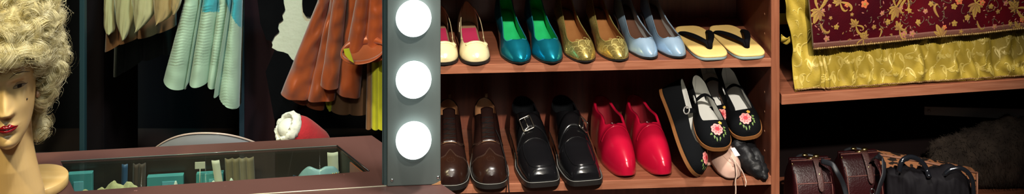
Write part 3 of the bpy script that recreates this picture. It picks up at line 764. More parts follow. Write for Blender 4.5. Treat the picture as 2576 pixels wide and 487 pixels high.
def mary_jane(rose_q=.5, strap_side=1):
    r = empty('mary_jane_shoe'); L = .226
    wp = [(0, 0), (.004, .28), (.02, .5), (.06, .74), (.13, .92), (.24, 1), (.4, .92), (.55, .78), (.72, .72), (.86, .74), (.95, .56), (.985, .33), (1, 0)]
    W = scaled(.0405, wp)
    H = curve([(0, .014), (.04, .026), (.14, .038), (.21, .043), (.34, .047), (.6, .056), (1, .06)])
    ht = curve([(0, .02), (.215, .0428), (.225, .0415), (.24, .038), (.28, .0355), (.36, .035), (.45, .037), (.62, .042), (.8, .047), (1, .054)])
    s = Shell(L, W, W, H, ht, lambda t: .0075, p=2.2, tv=.214)
    s.upper('upper', ['black_cloth', 'white_insole'], r, n=72, ns=14)
    s.insole('white_insole', r, t0=.1, up=.002, k=.96)
    s.slab_('sole', 'tan_sole', r, .0085, .0018, top=.001)
    t = .60; a = s.pt(t, s.a(t)*.9); b = s.pt(t, 1-s.a(t)*.9); m = MB()
    m.tube([a.lerp(b, u)+Vector((0, 0, .016*math.sin(PI*u))) for u in [i/16 for i in range(17)]], .0065, n=10, flat=(Vector((0, 0, 1)), .0013)); m.build('strap', 'black_cloth', r)
    e = a if strap_side < 0 else b; c = e+Vector((0, 0, .004))+Vector((strap_side*.003, 0, 0)); m = MB()
    pth = [c+Vector((0, .0085*math.cos(2*PI*i/20), .0085*math.sin(2*PI*i/20))) + Vector((strap_side*.002*math.sin(2*PI*i/20), 0, 0)) for i in range(20)]
    m.tube(pth, .0017, n=7, closed=True); m.build('buckle', 'bright_buckle', r)
    m = MB(); rose(m, s, .105, rose_q, .0120); m.build('rose_embroidery', ['rose_pale', 'rose_pink', 'rose_red', 'leaf_green', 'yellow_thread'], r)
    return r
def settle(root, z0):
    bpy.context.view_layer.update(); dg = bpy.context.evaluated_depsgraph_get(); lo = 9
    for o in root.children_recursive:
        if o.type == 'MESH': lo = min(lo, min((o.matrix_world @ v.co).z for v in o.evaluated_get(dg).data.vertices))
    root.location.z += z0-lo
G7 = 'embroidered black shoes heaped on the lower shelf'
def P(px, py, Y): return at(px, py, Y)
mj = mary_jane(.5, -1); tag(mj, 'black cloth shoe with pink rose, lying across the pale pink slippers, toe to the front', 'shoe', G7)
place_axis(mj, P(1808, 379, 2.622), P(1758, 266, 2.80), (.06, -.56, .88))
mA = copy_tree(mj); tag(mA, 'black embroidered shoe on its side showing its tan sole, beside the red clog')
place_axis(mA, P(1748, 448, 2.63), P(1668, 240, 2.79), (.86, -.55, .22)); settle(mA, ZL+.0004)
mC = copy_tree(mj); tag(mC, 'black cloth shoe with pink rose on top of the heap, nearest the wooden side panel')
place_axis(mC, P(1886, 350, 2.675), P(1842, 246, 2.845), (-.12, -.5, .88))
mD = copy_tree(mj); tag(mD, 'black embroidered shoe mostly hidden between the two showing whole roses')
place_axis(mD, P(1828, 338, 2.74), P(1800, 254, 2.858), (-.2, -.5, .9))

def slipper():
    r = empty('ballet_slipper'); L = .21
    wp = [(0, 0), (.004, .3), (.02, .55), (.06, .78), (.14, .95), (.26, 1), (.42, .9), (.6, .72), (.8, .66), (.92, .58), (.985, .3), (1, 0)]
    W = scaled(.032, wp); H = curve([(0, .020), (.04, .034), (.14, .044), (.3, .046), (.6, .05), (1, .05)])
    ht = curve([(0, .03), (.30, .0459), (.32, .044), (.36, .037), (.5, .033), (.8, .036), (1, .042)])
    s = Shell(L, W, W, H, ht, lambda t: .002, p=2.3, tv=.299)
    s.upper('upper', 'pale_pink', r, n=60, ns=12); s.slab_('sole', 'pale_pink', r, .002, -.004)
    m = MB()
    for k in (-1, 0, 1): s.seam(m, linepath([(.02, .5+k*.02), (.1, .5+k*.14), (.28, .5+k*.2)], 16), .0008, .0002)
    m.build('gathers', 'pale_pink', r); return r, s
sl, ss = slipper(); tag(sl, 'pale pink soft slipper with a cord hanging over the shelf edge', 'slipper', 'pale pink slippers on the lower shelf')
place_axis(sl, P(1843, 446, 2.632), P(1776, 335, 2.82), (.1, -.22, .95)); settle(sl, ZL+.0004)
sl2 = copy_tree(sl); tag(sl2, 'pale pink soft slipper tucked between the tan-soled shoe and its partner')
place_axis(sl2, P(1786, 430, 2.70), P(1722, 330, 2.87), (-.1, -.2, .95)); settle(sl2, ZL+.0004)
m = MB()
cA = [P(1838, 392, 2.632), P(1850, 412, 2.626), P(1853, 440, 2.620), P(1850, 455, 2.62), P(1851, 475, 2.62), P(1850, 500, 2.62)]
cB = [P(1838, 392, 2.632), P(1852, 408, 2.628), P(1866, 428, 2.626), P(1874, 446, 2.625), P(1877, 458, 2.62), P(1875, 468, 2.62)]
def smooth(pts, n=30):
    k = len(pts)-1; f = [curve([(i/k, p[j]) for i, p in enumerate(pts)]) for j in range(3)]
    return [Vector([g(i/n) for g in f]) for i in range(n+1)]
m.tube(smooth(cA), .0016, n=7); m.tube(smooth(cB), .0014, n=7)
cord = m.build('cord', 'pink_cord'); tag(cord, 'thin pale pink cord trailing over the lower shelf edge', 'cord')

# black leather shoe lying behind, and limp black leather pouch
lb = empty('leather_slipper', (0, 0, 0), 0, 'shiny black leather slipper against the side panel, beneath the topmost rose shoe', 'slipper')
L = .22; W = scaled(.030, [(0, 0), (.004, .3), (.02, .52), (.06, .75), (.14, .93), (.26, 1), (.42, .9), (.6, .76), (.8, .72), (.92, .6), (.985, .3), (1, 0)])
s = Shell(L, W, W, curve([(0, .02), (.05, .036), (.15, .048), (.4, .062), (1, .07)]), curve([(0, .03), (.4, .0619), (.42, .058), (.5, .05), (1, .06)]), lambda t: .005, p=2.2, tv=.399)
s.upper('upper', 'black_leather', lb, n=50); s.slab_('sole', 'black_sole', lb, .006, .002, top=.001); s.insole('black_cloth', lb)
place_axis(lb, P(1889, 416, 2.715), P(1832, 322, 2.89), (.0, -.1, .97)); settle(lb, ZL+.0004)
lp = MB()
for (axis, w0, sd) in (([P(1840, 362, 2.70), P(1855, 385, 2.68), P(1872, 412, 2.66), P(1888, 435, 2.645), P(1902, 450, 2.635)], [.020, .026, .027, .022, .010], 3),
                       ([P(1862, 366, 2.71), P(1880, 390, 2.68), P(1894, 418, 2.655), P(1903, 440, 2.64), P(1910, 452, 2.63)], [.018, .022, .02, .014, .004], 5)):
    pts = smooth(axis, 26); f = curve([(i/4, v) for i, v in enumerate(w0)])
    rings = []
    for i, p in enumerate(pts):
        r_ = f(i/26)
        ring = []
        for j in range(20):
            a = 2*PI*j/20; n_ = 1+.34*noise.noise(Vector((math.cos(a)*2.6+sd, math.sin(a)*2.6, i*.34)))+.12*noise.noise(Vector((math.cos(a)*6+sd, math.sin(a)*6, i*.8)))
            q_ = p+Vector((r_*math.cos(a)*n_*.85+.016, -.4*r_*math.sin(a)*n_, r_*.75*math.sin(a)*n_)); q_.z = max(q_.z, ZL+.0006+.0015*(1+math.sin(j*2.3+i))) if q_.y > 2.63 else q_.z; ring.append(q_)
        rings.append(ring)
    lp.loft(rings)
M['soft_black'] = mat('soft_black_leather', (.007, .007, .008), .5, bump=(55, .9), spec=.35)
pouch = lp.build('glove', 'soft_black'); tag(pouch, 'crumpled soft black leather glove lying at the shelf edge right of the pink slipper', 'glove')
m = MB(); q = [P(1838, 372, 2.672), P(1848, 370, 2.668), P(1862, 390, 2.652), P(1850, 393, 2.654)]
m.prism(q, (.0, .0012, -.001)); tb = m.build('white_tag', 'white_insole', pouch)
# ================================================================== mannequin head
M['skin'] = mat('painted_skin', (.68, .47, .20), .36, var=(5, (.62, .41, .16)), bump=(40, .03), coat=.15)
M['lip_red'] = mat('lip_red', (.26, .006, .012), .22, coat=.4)
M['eye_line'] = mat('eye_line', (.03, .015, .01), .6)
M['eye_white'] = mat('eye_white', (.30, .22, .12), .35)
M['iris'] = mat('iris_dark', (.035, .022, .014), .25)
M['lid'] = mat('lid_shadow', (.36, .22, .10), .5)
M['pale_wood'] = mat('pale_wood', (.72, .50, .20), .42, var=(7, (.62, .40, .13), (1, 6, 1)), bump=(40, .06))
fa = curve([(-12.2, 1.2), (-11.6, 2.6), (-10.6, 3.7), (-9, 4.75), (-7, 5.5), (-5, 6.0), (-2, 6.5), (0, 6.75), (3, 7.1), (6, 7.0), (9, 5.6), (11, 3.2), (11.9, .05)])
ff = curve([(-12.2, 6.4), (-11.6, 7.9), (-10.6, 8.6), (-9, 8.75), (-7, 8.9), (-5, 8.9), (-2, 8.75), (0, 8.7), (2.5, 9.2), (5, 9.1), (8, 7.6), (10.5, 4.4), (11.9, .05)])
fb = curve([(-12.2, -2), (-11, .5), (-9, 3.5), (-6, 6.5), (-2, 8.5), (3, 9.5), (7, 8.5), (10, 5.5), (11.9, .05)])
def gs(x, z, cx, cz, sx, sz): return math.exp(-((x-cx)/sx)**2-((z-cz)/sz)**2)
def face_disp(x, z):
    ax = abs(x); d = 0
    nz = sm(2.2, -4.2, z) if z > -4.2 else max(0, 1-((-4.2-z)/1.0)**1.5) if z > -5.2 else 0
    wn = lerp(.85, 1.25, sm(1, -4, z))
    d += (.35+2.0*nz)*nz**.5*math.exp(-(ax/wn)**2.0)*(1 if z < 3 else 0)
    d += .75*gs(ax, z, 1.15, -4.2, .62, .62)                          # nostril wings
    d -= 1.0*gs(ax, z, 2.9, .35, 1.7, 1.05); d += .55*gs(ax, z, 3.1, .1, 1.25, .55)
    d += .35*gs(ax, z, 3.2, 2.0, 2.4, .7); d += .30*gs(ax, z, 4.2, -3.4, 1.6, 1.6); d -= .25*gs(ax, z, 3.9, -6.8, 1.2, 1.8)
    d -= .22*gs(ax, z, 0, -5.6, .35, .55)
    d += .75*gs(ax, z, 0, -7.15, 1.9, .55)+.25*gs(ax, z, .55, -6.75, .5, .3); d -= .42*gs(ax, z, 0, -7.28, 2.0, .16); d += .55*gs(ax, z, 0, -7.9, 1.25, .45)
    d -= .45*gs(ax, z, 0, -8.75, 1.6, .45); d += .5*gs(ax, z, 0, -10.4, 1.5, 1.0)
    return d
def face_pt(x, z, up=0.):
    a = fa(z); u = min(.995, abs(x)/a)
    return Vector((x, -(ff(z)*(1-u**2.35)**(1/2.35)) - face_disp(x, z)-up, z))
HS = .0084; HY0 = 22
Rh = Matrix.Rotation(math.radians(HY0), 4, 'Z') @ Matrix.Rotation(math.radians(-3.5), 4, 'Y') @ Matrix.Scale(.83, 4, Vector((1, 0, 0)))
HEADP = at(11, 230, 1.77) - (Rh @ face_pt(0, 0))*HS
hd = empty('mannequin_head', on(30, 541, ZT), 0, 'painted mannequin head with red lips, wearing the curly blonde wig', 'mannequin head')
hl = Vector(hd.location)
def hw(p): return (Rh @ (Vector(p)*HS)) + HEADP - hl
m = MB(); rows = []
NZ, NA = 110, 128
for i in range(NZ+1):
    z = -12.2+24.1*(i/NZ); row = []
    for j in range(NA):
        th = 2*PI*j/NA; sx, cy = math.sin(th), -math.cos(th)
        x = fa(z)*abs(sx)**(.92)*(1 if sx > 0 else -1)
        if cy < 0:
            p = face_pt(x, z); u = abs(x)/max(1e-6, fa(z))
            k = sm(.0, .25, -cy); yb = -(ff(z)*max(0, 1-min(1, u)**2.35)**(1/2.35)); p.y = yb+(p.y-yb)*k
        else: p = Vector((x, fb(z)*abs(cy)**.95, z))
        row.append(hw(p))
    rows.append(row)
V = m.grid(rows, cv=True); m.face(V[0]); m.face(V[-1])
# neck
nk = []
zN = (hl.z+.006-HEADP.z)/HS
for (z, rx, ry, yc) in ((-6, 4.6, 4.6, 1.4), (-9, 4.7, 4.7, 1.5), (-12, 4.5, 4.5, 1.2), (-15, 4.5, 4.6, .9), (-18, 4.8, 4.8, .6), (-21, 5.3, 4.5, .3), (-23.5, 5.8, 4.4, .1), (-25.5, 5.9, 4.4, 0), (zN, 5.9, 4.4, 0)):
    nk.append([hw(Vector((rx*math.cos(2*PI*j/40)+.45*(-z-9)/9, ry*math.sin(2*PI*j/40)+yc, z))) for j in range(40)])
fz = len(nk); dense = []
for i in range(fz-1):
    for k in range(6): dense.append([nk[i][j].lerp(nk[i+1][j], k/6) for j in range(40)])
dense.append(nk[-1]); m.loft(dense)
hm = m.build('head', 'skin', hd)
mo = hm.modifiers.new('fuse', 'REMESH'); mo.mode = 'VOXEL'; mo.voxel_size = .0011; mo.use_smooth_shade = True
sm_ = hm.modifiers.new('soft', 'SMOOTH'); sm_.factor = .5; sm_.iterations = 4
def patch(name, mats, outline, parent=hd, up=.06, n=14, dome=.0):     # outline: list of (x, ztop, zbot)
    m = MB(); rows = []
    for (x, za, zb) in outline:
        rows.append([hw(face_pt(x, lerp(zb, za, j/n), up+dome*math.sin(PI*j/n))) for j in range(n+1)])
    m.grid(rows); o = m.build(name, mats, parent, recalc=False); so = o.modifiers.new('t', 'SOLIDIFY'); so.thickness = .0006; so.offset = 0; return o
lt = curve([(-2.35, -7.2), (-1.5, -6.85), (-.55, -6.45), (0, -6.62), (.55, -6.45), (1.5, -6.85), (2.35, -7.2)])
lb_ = curve([(-2.35, -7.25), (-1.5, -7.75), (-.6, -8.2), (0, -8.25), (.6, -8.2), (1.5, -7.75), (2.35, -7.25)])
patch('lips', 'lip_red', [(x, lt(x), lb_(x)) for x in [lerp(-2.35, 2.35, i/40) for i in range(41)]], up=.07)
for sg in (-1, 1):
    et = lambda u: .0+.36*max(0,math.sin(PI*min(1,max(0,u))))**.8-.12*u+.1; eb = lambda u: -.05-.22*math.sin(PI*u)+.12*u
    xs = [lerp(1.75, 4.65, i/24) for i in range(25)]
    patch('eyelid', 'lid', [(sg*x, et((x-1.75)/2.9)+.55*math.sin(PI*(x-1.75)/2.9), et((x-1.75)/2.9)-.05) for x in xs], up=.05)
    ey = patch('eye', 'eye_white', [(sg*x, et((x-1.75)/2.9), eb((x-1.75)/2.9)) for x in xs], up=.06)
    ir = [lerp(2.65, 3.65, i/14) for i in range(15)]
    o = patch('iris', 'iris', [(sg*x, min(et((x-1.75)/2.9), .2+.52*math.sqrt(max(0, 1-((x-3.15)/.52)**2))), max(eb((x-1.75)/2.9), .2-.52*math.sqrt(max(0, 1-((x-3.15)/.52)**2)))) for x in ir], ey, up=.10)
    m = MB(); m.tube([hw(face_pt(sg*x, et((x-1.75)/2.9), .10)) for x in xs]+[hw(face_pt(sg*4.85, .12, .10))], [.00022+.00034*math.sin(PI*min(1, i/25)) for i in range(26)], n=6); m.build('lash_line', 'eye_line', hd)
    m = MB(); m.tube([hw(face_pt(sg*x, eb((x-1.75)/2.9), .08)) for x in xs], .00028, n=5); m.build('lower_lash_line', 'eye_line', hd)
    m = MB(); bx = [lerp(1.2, 5.5, i/24) for i in range(25)]
    m.tube([hw(face_pt(sg*x, 2.25+.75*math.sin(PI*min(1, (x-1.2)/4.6))+(.1 if x < 3 else -.1*(x-3)), .05)) for x in bx], [.00025+.00035*math.sin(PI*i/24) for i in range(25)], n=6); m.build('eyebrow', 'eye_line', hd)
m = MB(); c = face_pt(4.5, -2.9, .04); m.ball(hw(c), .0015, 12, 8); m.build('beauty_spot', 'eye_line', hd)
for sg in (-1, 1):
    m = MB(); rows = []
    for i in range(13):
        v = i/12; z = lerp(-4.9, 1.4, v); wd = 1.5*math.sin(PI*(.12+.8*v))**.7
        rows.append([hw(Vector((sg*(6.35+.6*math.sin(2*PI*j/16)), 1.0+wd*math.cos(2*PI*j/16), z))) for j in range(16)])
    m.loft(rows); m.build('ear', 'skin', hd)
M['ear_pink'] = mat('earring_pink', (.75, .42, .25), .3, coat=.3)
m = MB(); m.ball(hw(Vector((6.6, -.6, -4.6))), (.0052, .005, .0062)); m.build('earring', 'ear_pink', hd)
m = MB(); bc_ = hw(Vector((0, 0, zN))); bc_.z = .0003; m.lathe(bc_, [(.040, 0), (.0415, .003), (.0415, .010), (.040, .012), (0, .012)], n=48); m.build('base', 'pale_wood', hd)
# disc behind the neck, standing in for the mirror reflection of the base
dc = on(88, 457, ZT+.017); m = MB()
m.lathe((0, 0, 0), [(.0565, 0), (.0578, .0015), (.0578, .015), (.0562, .017), (0, .017)], n=64)
dk = m.build('base_reflection', 'pale_wood'); dk.location = (dc.x-.009, dc.y+.015, ZT+.0003); tag(dk, 'round pale reflection of the mannequin base, built as a wooden disc behind the neck', 'disc')

# ================================================================== wig
def hair_mat(name, c1, c2):
    m = bpy.data.materials.new(name); m.use_nodes = True; N = m.node_tree.nodes; L = m.node_tree.links; b = N['Principled BSDF']; o = N['Material Output']
    b.inputs['Roughness'].default_value = .38; b.inputs['Specular IOR Level'].default_value = .5
    tc = N.new('ShaderNodeTexCoord'); t = N.new('ShaderNodeTexNoise'); t.inputs['Scale'].default_value = 45; L.new(tc.outputs['Object'], t.inputs['Vector'])
    r = N.new('ShaderNodeValToRGB'); r.color_ramp.elements[0].color = (*c1, 1); r.color_ramp.elements[1].color = (*c2, 1); r.color_ramp.elements[0].position = .35; r.color_ramp.elements[1].position = .65
    L.new(t.outputs['Fac'], r.inputs['Fac']); L.new(r.outputs['Color'], b.inputs['Base Color'])
    tr = N.new('ShaderNodeBsdfTranslucent'); L.new(r.outputs['Color'], tr.inputs['Color']); mx = N.new('ShaderNodeMixShader'); mx.inputs[0].default_value = .42
    L.new(b.outputs[0], mx.inputs[1]); L.new(tr.outputs[0], mx.inputs[2]); L.new(mx.outputs[0], o.inputs['Surface']); return m
M['wig_hair'] = hair_mat('wig_hair', (.68, .62, .36), (.82, .77, .52))
M['wig_base'] = mat('wig_base', (.66, .58, .30), .8, bump=(150, .6))
wc = Vector(at(8, 92, 1.85)); wc.y = 1.86
wg = empty('wig', wc, math.radians(HY0), 'big curly platinum blonde wig on the mannequin head', 'wig')
rnd = random.Random(3)
def wig_r(d):                                   # radius of the hair mass along unit direction d
    r = 1/math.sqrt((d.x/.080)**2+(d.y/.097)**2+(d.z/.108)**2)
    return r
def in_face(p):                                 # keep the face window clear (metres relative to wc)
    return p.y < -.012 and abs(p.x-.004) < .045-.10*max(0, (p.z+.062)) and p.z < -.052
lobes = []
for i in range(780):
    d = Vector((rnd.gauss(0, 1), rnd.gauss(0, 1), rnd.gauss(0, 1))).normalized()
    if d.y > .55: continue
    p = d*wig_r(d)*rnd.uniform(.90, 1.02)
    if p.z < -.018-.3*max(0, abs(p.x)-.035) and abs(p.x) < .050 and p.y < .02: continue
    lobes.append(p)
for i in range(470):                            # side masses that fall beside the cheeks
    sg = rnd.choice((-1, 1)); v = rnd.random()
    p = Vector((sg*(lerp(.068, .054, v**1.3)+rnd.gauss(0, .006)+.008*math.sin(PI*min(1, v*1.6))), rnd.uniform(-.035, .05), lerp(-.030, -.118, v)))
    if abs(p.x) < .056: continue
    lobes.append(p)
for i in range(70):                             # nape tail
    v = rnd.random(); lobes.append(Vector((rnd.choice((-1, 1))*(.050+rnd.gauss(0, .006)), rnd.uniform(.025, .055), lerp(-.13, -.188, v))))
for i in range(130):                             # curled fringe
    x = rnd.uniform(-.060, .060); lobes.append(Vector((x, -.106*math.sqrt(1-(x/.082)**2)+rnd.uniform(-.006, .008), -.008+rnd.uniform(-.008, .012)-.50*max(0, abs(x)-.034))))
m = MB(); rings = []
for i in range(29):
    ph = PI*i/28; rings.append([])
    for j in range(48):
        a = 2*PI*j/48; d = Vector((math.sin(ph)*math.cos(a), math.sin(ph)*math.sin(a), -math.cos(ph)))
        r = wig_r(d)*(.84+.06*noise.noise(d*3.2)); p = d*r
        if p.z < -.045: p.z = -.045-(p.z+.045)*.15; 
        if p.z < -.03 and p.y < 0: p.y *= .72
        rings[-1].append(p)
m.loft(rings)
for sg in (-1, 1):
    m.tube([Vector((sg*x, y, z)) for x, y, z in ((.070, .01, -.02), (.072, .012, -.05), (.068, .015, -.085), (.060, .025, -.105), (.056, .035, -.125))], [.022, .022, .017, .012, .006], n=16)
m.build('wig_cap', 'wig_base', wg)
hv, hf = [], []
def ribbon(P_, N_, hw_):                        # a hair as a narrow band: points, band width directions, half width
    b = len(hv)//1
    for k, (p, n_) in enumerate(zip(P_, N_)):
        hv.append(p-n_*hw_); hv.append(p+n_*hw_)
        if k: q = len(hv)-4; hf.append((q, q+1, q+3, q+2))
for p in lobes:
    n = Vector((p.x, p.y, p.z*.8)).normalized(); ax = n.cross(Vector((rnd.gauss(0, 1), rnd.gauss(0, 1), rnd.gauss(0, 1)))).normalized()
    ax = (ax+n*rnd.gauss(0, .65)+Vector((0, 0, -.2))).normalized()
    u = ax.orthogonal().normalized(); w_ = ax.cross(u)
    R = rnd.uniform(.005, .0175); turns = rnd.uniform(.8, 1.8); ln = rnd.uniform(.006, .020); a0 = rnd.uniform(0, 2*PI); tap = rnd.uniform(.35, .95)
    for k in range(30):
        wild = rnd.random() < .22
        dr = R*(1+rnd.gauss(0, .30 if wild else .10)); off = ax*rnd.gauss(0, .0038); da = rnd.gauss(0, .6 if wild else .17); NP = 18; pts = []; tl = rnd.gauss(0, .25 if wild else .08); t2 = rnd.gauss(0, .25 if wild else .08)
        a_ = (ax+u*tl+w_*t2).normalized()
        for i in range(NP):
            t = i/(NP-1); a = a0+da+2*PI*turns*t; rr = dr*lerp(1, tap, t)
            pts.append(p+off+a_*(ln*(t-.5))+u*(rr*math.cos(a))+w_*(rr*math.sin(a)))
        ribbon(pts, [(a_+n*.25).normalized()]*NP, rnd.uniform(.00016, .00030))
for i in range(1100):                           # flyaway hairs
    p = rnd.choice(lobes); n = Vector((p.x, p.y*.5, p.z)).normalized(); u = n.orthogonal().normalized(); w_ = n.cross(u); a0 = rnd.uniform(0, 6.3); R = rnd.uniform(.003, .009); g = rnd.uniform(.006, .022)
    ribbon([p+n*(.006+g*t)+u*(R*math.cos(a0+5*t)-R*math.cos(a0))+w_*(R*math.sin(a0+5*t)-R*math.sin(a0)) for t in [k/14 for k in range(15)]], [u]*15, .00012)
me = bpy.data.meshes.new('curls'); me.from_pydata([tuple(v) for v in hv], [], hf); me.materials.append(M['wig_hair'])
me.polygons.foreach_set('use_smooth', [True]*len(me.polygons))
co_ = bpy.data.objects.new('curls', me); COL.objects.link(co_); co_.parent = wg; co_['kind'] = 'stuff'

# ================================================================== costumes of the mirror's reflection, built as real garments behind the table
def fabric(name, c, c2, rough=.5, metal=0., b=(60, .3), sheen=.2): M[name] = mat(name, c, rough, metal, var=(14, c2), bump=b, sheen=sheen)
fabric('mint_quilt', (.33, .46, .34), (.38, .52, .39), .5, b=(8, .1))
fabric('teal_lit_mint', (.03, .30, .36), (.05, .36, .42), .5)
fabric('orange_satin', (.33, .058, .011), (.39, .075, .016), .36, .15, b=(26, .35), sheen=.3)
fabric('orange_dark', (.24, .05, .012), (.34, .075, .02), .4, .1, b=(30, .3))
fabric('lime_cloth', (.42, .42, .008), (.50, .50, .012), .6)
fabric('brown_lining', (.16, .07, .025), (.22, .10, .035), .6)
fabric('petal_cream', (.42, .40, .20), (.46, .43, .23), .45, .1, b=(22, .3))
fabric('petal_tan', (.36, .26, .11), (.42, .30, .13), .45, .1, b=(22, .3))
fabric('dark_green_cloth', (.014, .020, .016), (.022, .028, .022), .8)
fabric('hide_white', (.62, .63, .52), (.68, .68, .58), .85, b=(90, .5))
fabric('hide_black', (.003, .003, .004), (.004, .004, .005), .95)
M['hide_black'].node_tree.nodes['Principled BSDF'].inputs['Specular IOR Level'].default_value = .04; M['hide_black'].node_tree.nodes['Principled BSDF'].inputs['Sheen Weight'].default_value = 0
fabric('red_plush', (.30, .004, .010), (.36, .006, .014), .9, b=(120, .7), sheen=.1)
fabric('white_fur', (.55, .54, .46), (.62, .61, .54), .95, b=(70, 1.0), sheen=.1)
M['mint_bumps'] = M['mint_quilt']

def drape(folds, Y, amp, tops=None, ztop=1.15, depth=.07, narrow=.45, n=12, nv=70, ripple=.0, seed=0, curl=0.):
    """closed garment skirt: folds = [(hem px, hem py, px at the frame top)], one bulging pleat between neighbours"""
    K = len(folds)-1; cols = []
    for k in range(K):
        for i in range(n):
            w_ = i/n; a, b = folds[k], folds[k+1]
            cols.append((lerp(a[0], b[0], w_), lerp(a[1], b[1], w_), lerp(a[2], b[2], w_), math.sin(PI*w_)**.55, k))
    cols.append((*folds[-1], 0., K-1))
    xc = at(sum(f[2] for f in folds)/(K+1), 0, Y).x
    def top_of(c): return at(c[2], 0, Y)
    F = []
    for c in cols:
        h = at(c[0], c[1], Y); tp = top_of(c); col = []
        for j in range(nv+1):
            v = j/nv
            if v < .6: p = h.lerp(tp, v/.6)
            else:
                q = (v-.6)/.4; p = tp.copy(); p.z = lerp(tp.z, ztop, q); p.x = lerp(tp.x, xc+(tp.x-xc)*narrow, q)
            bul = amp*c[3]*(1.0 if c[4] % 2 == 0 else .75)*lerp(1, .75, v)
            p.y = Y - bul + ripple*noise.noise(Vector((c[0]*.03+seed, v*9, seed)))
            if v < .05: p.y += curl*(1-v/.05)
            col.append(p)
        F.append(col)
    return F
def garment(F, name, mats, parent, depth=.06, matfn=None):
    m = MB(); back = [[Vector((p.x, max(q.y for q in col)+depth*(.5+.5*math.sin(PI*i/(len(F)-1))), p.z)) for p in col] for i, col in enumerate(F)]
    V = m.grid(F); m.grid(back[::-1]);
    for a, b in ((F[0], back[0]), (F[-1], back[-1])): m.grid([a, b])
    m.grid([[c[-1] for c in F], [c[-1] for c in back]])
    if matfn:
        for f in m.bm.faces: f.material_index = matfn(f.calc_center_median())
    return m.build(name, mats, parent, merge=1e-5)
def px_of(p): return (1288+FPX*p.x/p.y, HYP+FPX*(EYE-p.z)/p.y)
CG = 'costumes hanging behind the vanity table'
# rail they hang from
rail = empty('clothes_rail', (-.75, 3.25, 0), 0, 'dark rail from which the costumes behind the table hang', 'rail')
m = MB(); m.cyl((-.75, 0, 1.34), (.85, 0, 1.34), .012); m.build('bar', 'black_sole', rail)
for x in (-.75, .85):
    m = MB(); m.cyl((x, 0, .0), (x, 0, 1.34), .012); m.build('upright', 'black_sole', rail)
def hook(parent, x, y, z0):
    m = MB(); m.tube([(x, y, z0-.02), (x, y, 1.30)]+[(x, y+.022*math.sin(a)*0+ (3.25-y)*min(1, a/1.2)*.0, 1.30+.0*a) for a in (.1,)]+[(x, lerp(y, 3.25, u), 1.30+.055*math.sin(PI/2*u)) for u in (.3, .6, 1.)], .003, n=6); m.build('hanger_hook', 'chrome', parent)

# mint gown
gown = empty('quilted_gown', at(510, 200, 3.2), 0, 'mint green quilted gown with deep folds and teal light painted at upper right', 'gown', CG)
gl_ = Vector(gown.location)
F = drape([(414, 193, 466), (472, 218, 508), (479, 202, 512), (525, 204, 552), (549, 216, 580), (552, 236, 586), (600, 270, 608)], 3.2, .055, n=22, nv=130, ripple=.004, seed=2)
# scalloped quilting ridges raised in the cloth
for i, col in enumerate(F):
    for p in col:
        x, y = px_of(p)
        if y > 165 and x < 548: k = .15
        else: k = 1
        ph = (y*.86+ .10*abs(((x*1.3) % 46)-23)*1.4)
        p.y -= .0012*k*math.sin(ph)
F = [[p-gl_ for p in c] for c in F]
def mint_mat(c):  # teal light on the upper right folds, set as a second material
    x, y = px_of(c+gl_)
    return 1 if (y < 70-((612-x)/34)**2*40 and x > 566 and c.y < .02) or (y < 30 and 508 < x < 552 and c.y < .02) else 0
go = garment(F, 'gown_body', ['mint_quilt', 'teal_lit_mint'], gown, matfn=mint_mat)
hook(gown, at(535, 0, 3.2).x*.99-gl_.x, .0, 1.16-gl_.z)
for o in gown.children:
    if o.name.startswith('hanger'): o.location.z = 0
# fix: hook points are local
def local_hook(parent):
    for o in list(parent.children):
        if o.name.startswith('hanger'): bpy.data.objects.remove(o)
    g = parent.location; x = 0.0; m = MB(); s = 1 if g.y < 3.25 else -1
    m.tube([(x, .03, 1.12-g.z), (x, .03, 1.28-g.z), (x, 3.25-g.y-.0175*s, 1.345-g.z), (x, 3.25-g.y-.006*s, 1.357-g.z), (x, 3.25-g.y+.006*s, 1.357-g.z), (x, 3.25-g.y+.015*s, 1.352-g.z), (x, 3.25-g.y+.018*s, 1.343-g.z)], .0026, n=6); m.build('hanger_hook', 'chrome', parent)
local_hook(gown)

# petal skirt
sk = empty('petal_skirt', at(350, 60, 3.22), 0, 'cream and tan skirt of pointed cloth petals hanging left of the mint gown', 'skirt', CG)
sl_ = Vector(sk.location)
def petal_piece(outline_l, outline_r, Y, m_, bul=.03):
    fl = curve([(p[1], p[0]) for p in outline_l]); fr = curve([(p[1], p[0]) for p in outline_r]); y0 = -40; y1 = outline_l[-1][1]; m = MB(); rows = []
    for i in range(31):
        y = lerp(y0, y1, i/30); l, r = fl(y), fr(y)
        rows.append([at(lerp(l, r, j/12), y, Y)-sl_-Vector((0, bul*math.sin(PI*j/12)**.8*(1-.3*i/30)+.003*math.sin(j*2.1+i*.25), 0)) for j in range(13)])
    m.grid(rows); o = m.build('petal', m_, sk, recalc=False); so = o.modifiers.new('t', 'SOLIDIFY'); so.thickness = .003; return o
petal_piece([(262, -40), (262, 60), (266, 78), (280, 83)], [(290, -40), (291, 70), (288, 80), (281, 83)], 3.20, 'petal_cream')
petal_piece([(288, -40), (290, 40), (300, 75), (313, 98)], [(345, -40), (340, 40), (330, 72), (316, 98)], 3.185, 'petal_cream')
petal_piece([(330, -40), (336, 40), (341, 66), (345, 78)], [(392, -40), (388, 30), (370, 58), (347, 78)], 3.165, 'petal_cream')
petal_piece([(384, -40), (386, 20), (391, 50), (397, 60)], [(444, -40), (441, 16), (428, 42), (399, 60)], 3.155, 'petal_tan')
petal_piece([(430, -40), (431, 5), (434, 20), (440, 34)], [(462, -40), (456, 5), (450, 22), (443, 34)], 3.145, 'petal_tan')
F = drape([(264, 130, 270), (300, 112, 300), (345, 96, 345), (395, 84, 395), (440, 66, 440)], 3.235, .02, n=8, seed=4, depth=.04)
garment([[p-sl_ for p in c] for c in F], 'underskirt', 'brown_lining', sk, .05); local_hook(sk)
dg = empty('dark_dress', at(350, 120, 3.4), 0, 'very dark green dress barely visible below the petal skirt', 'dress', CG); dl = Vector(dg.location)
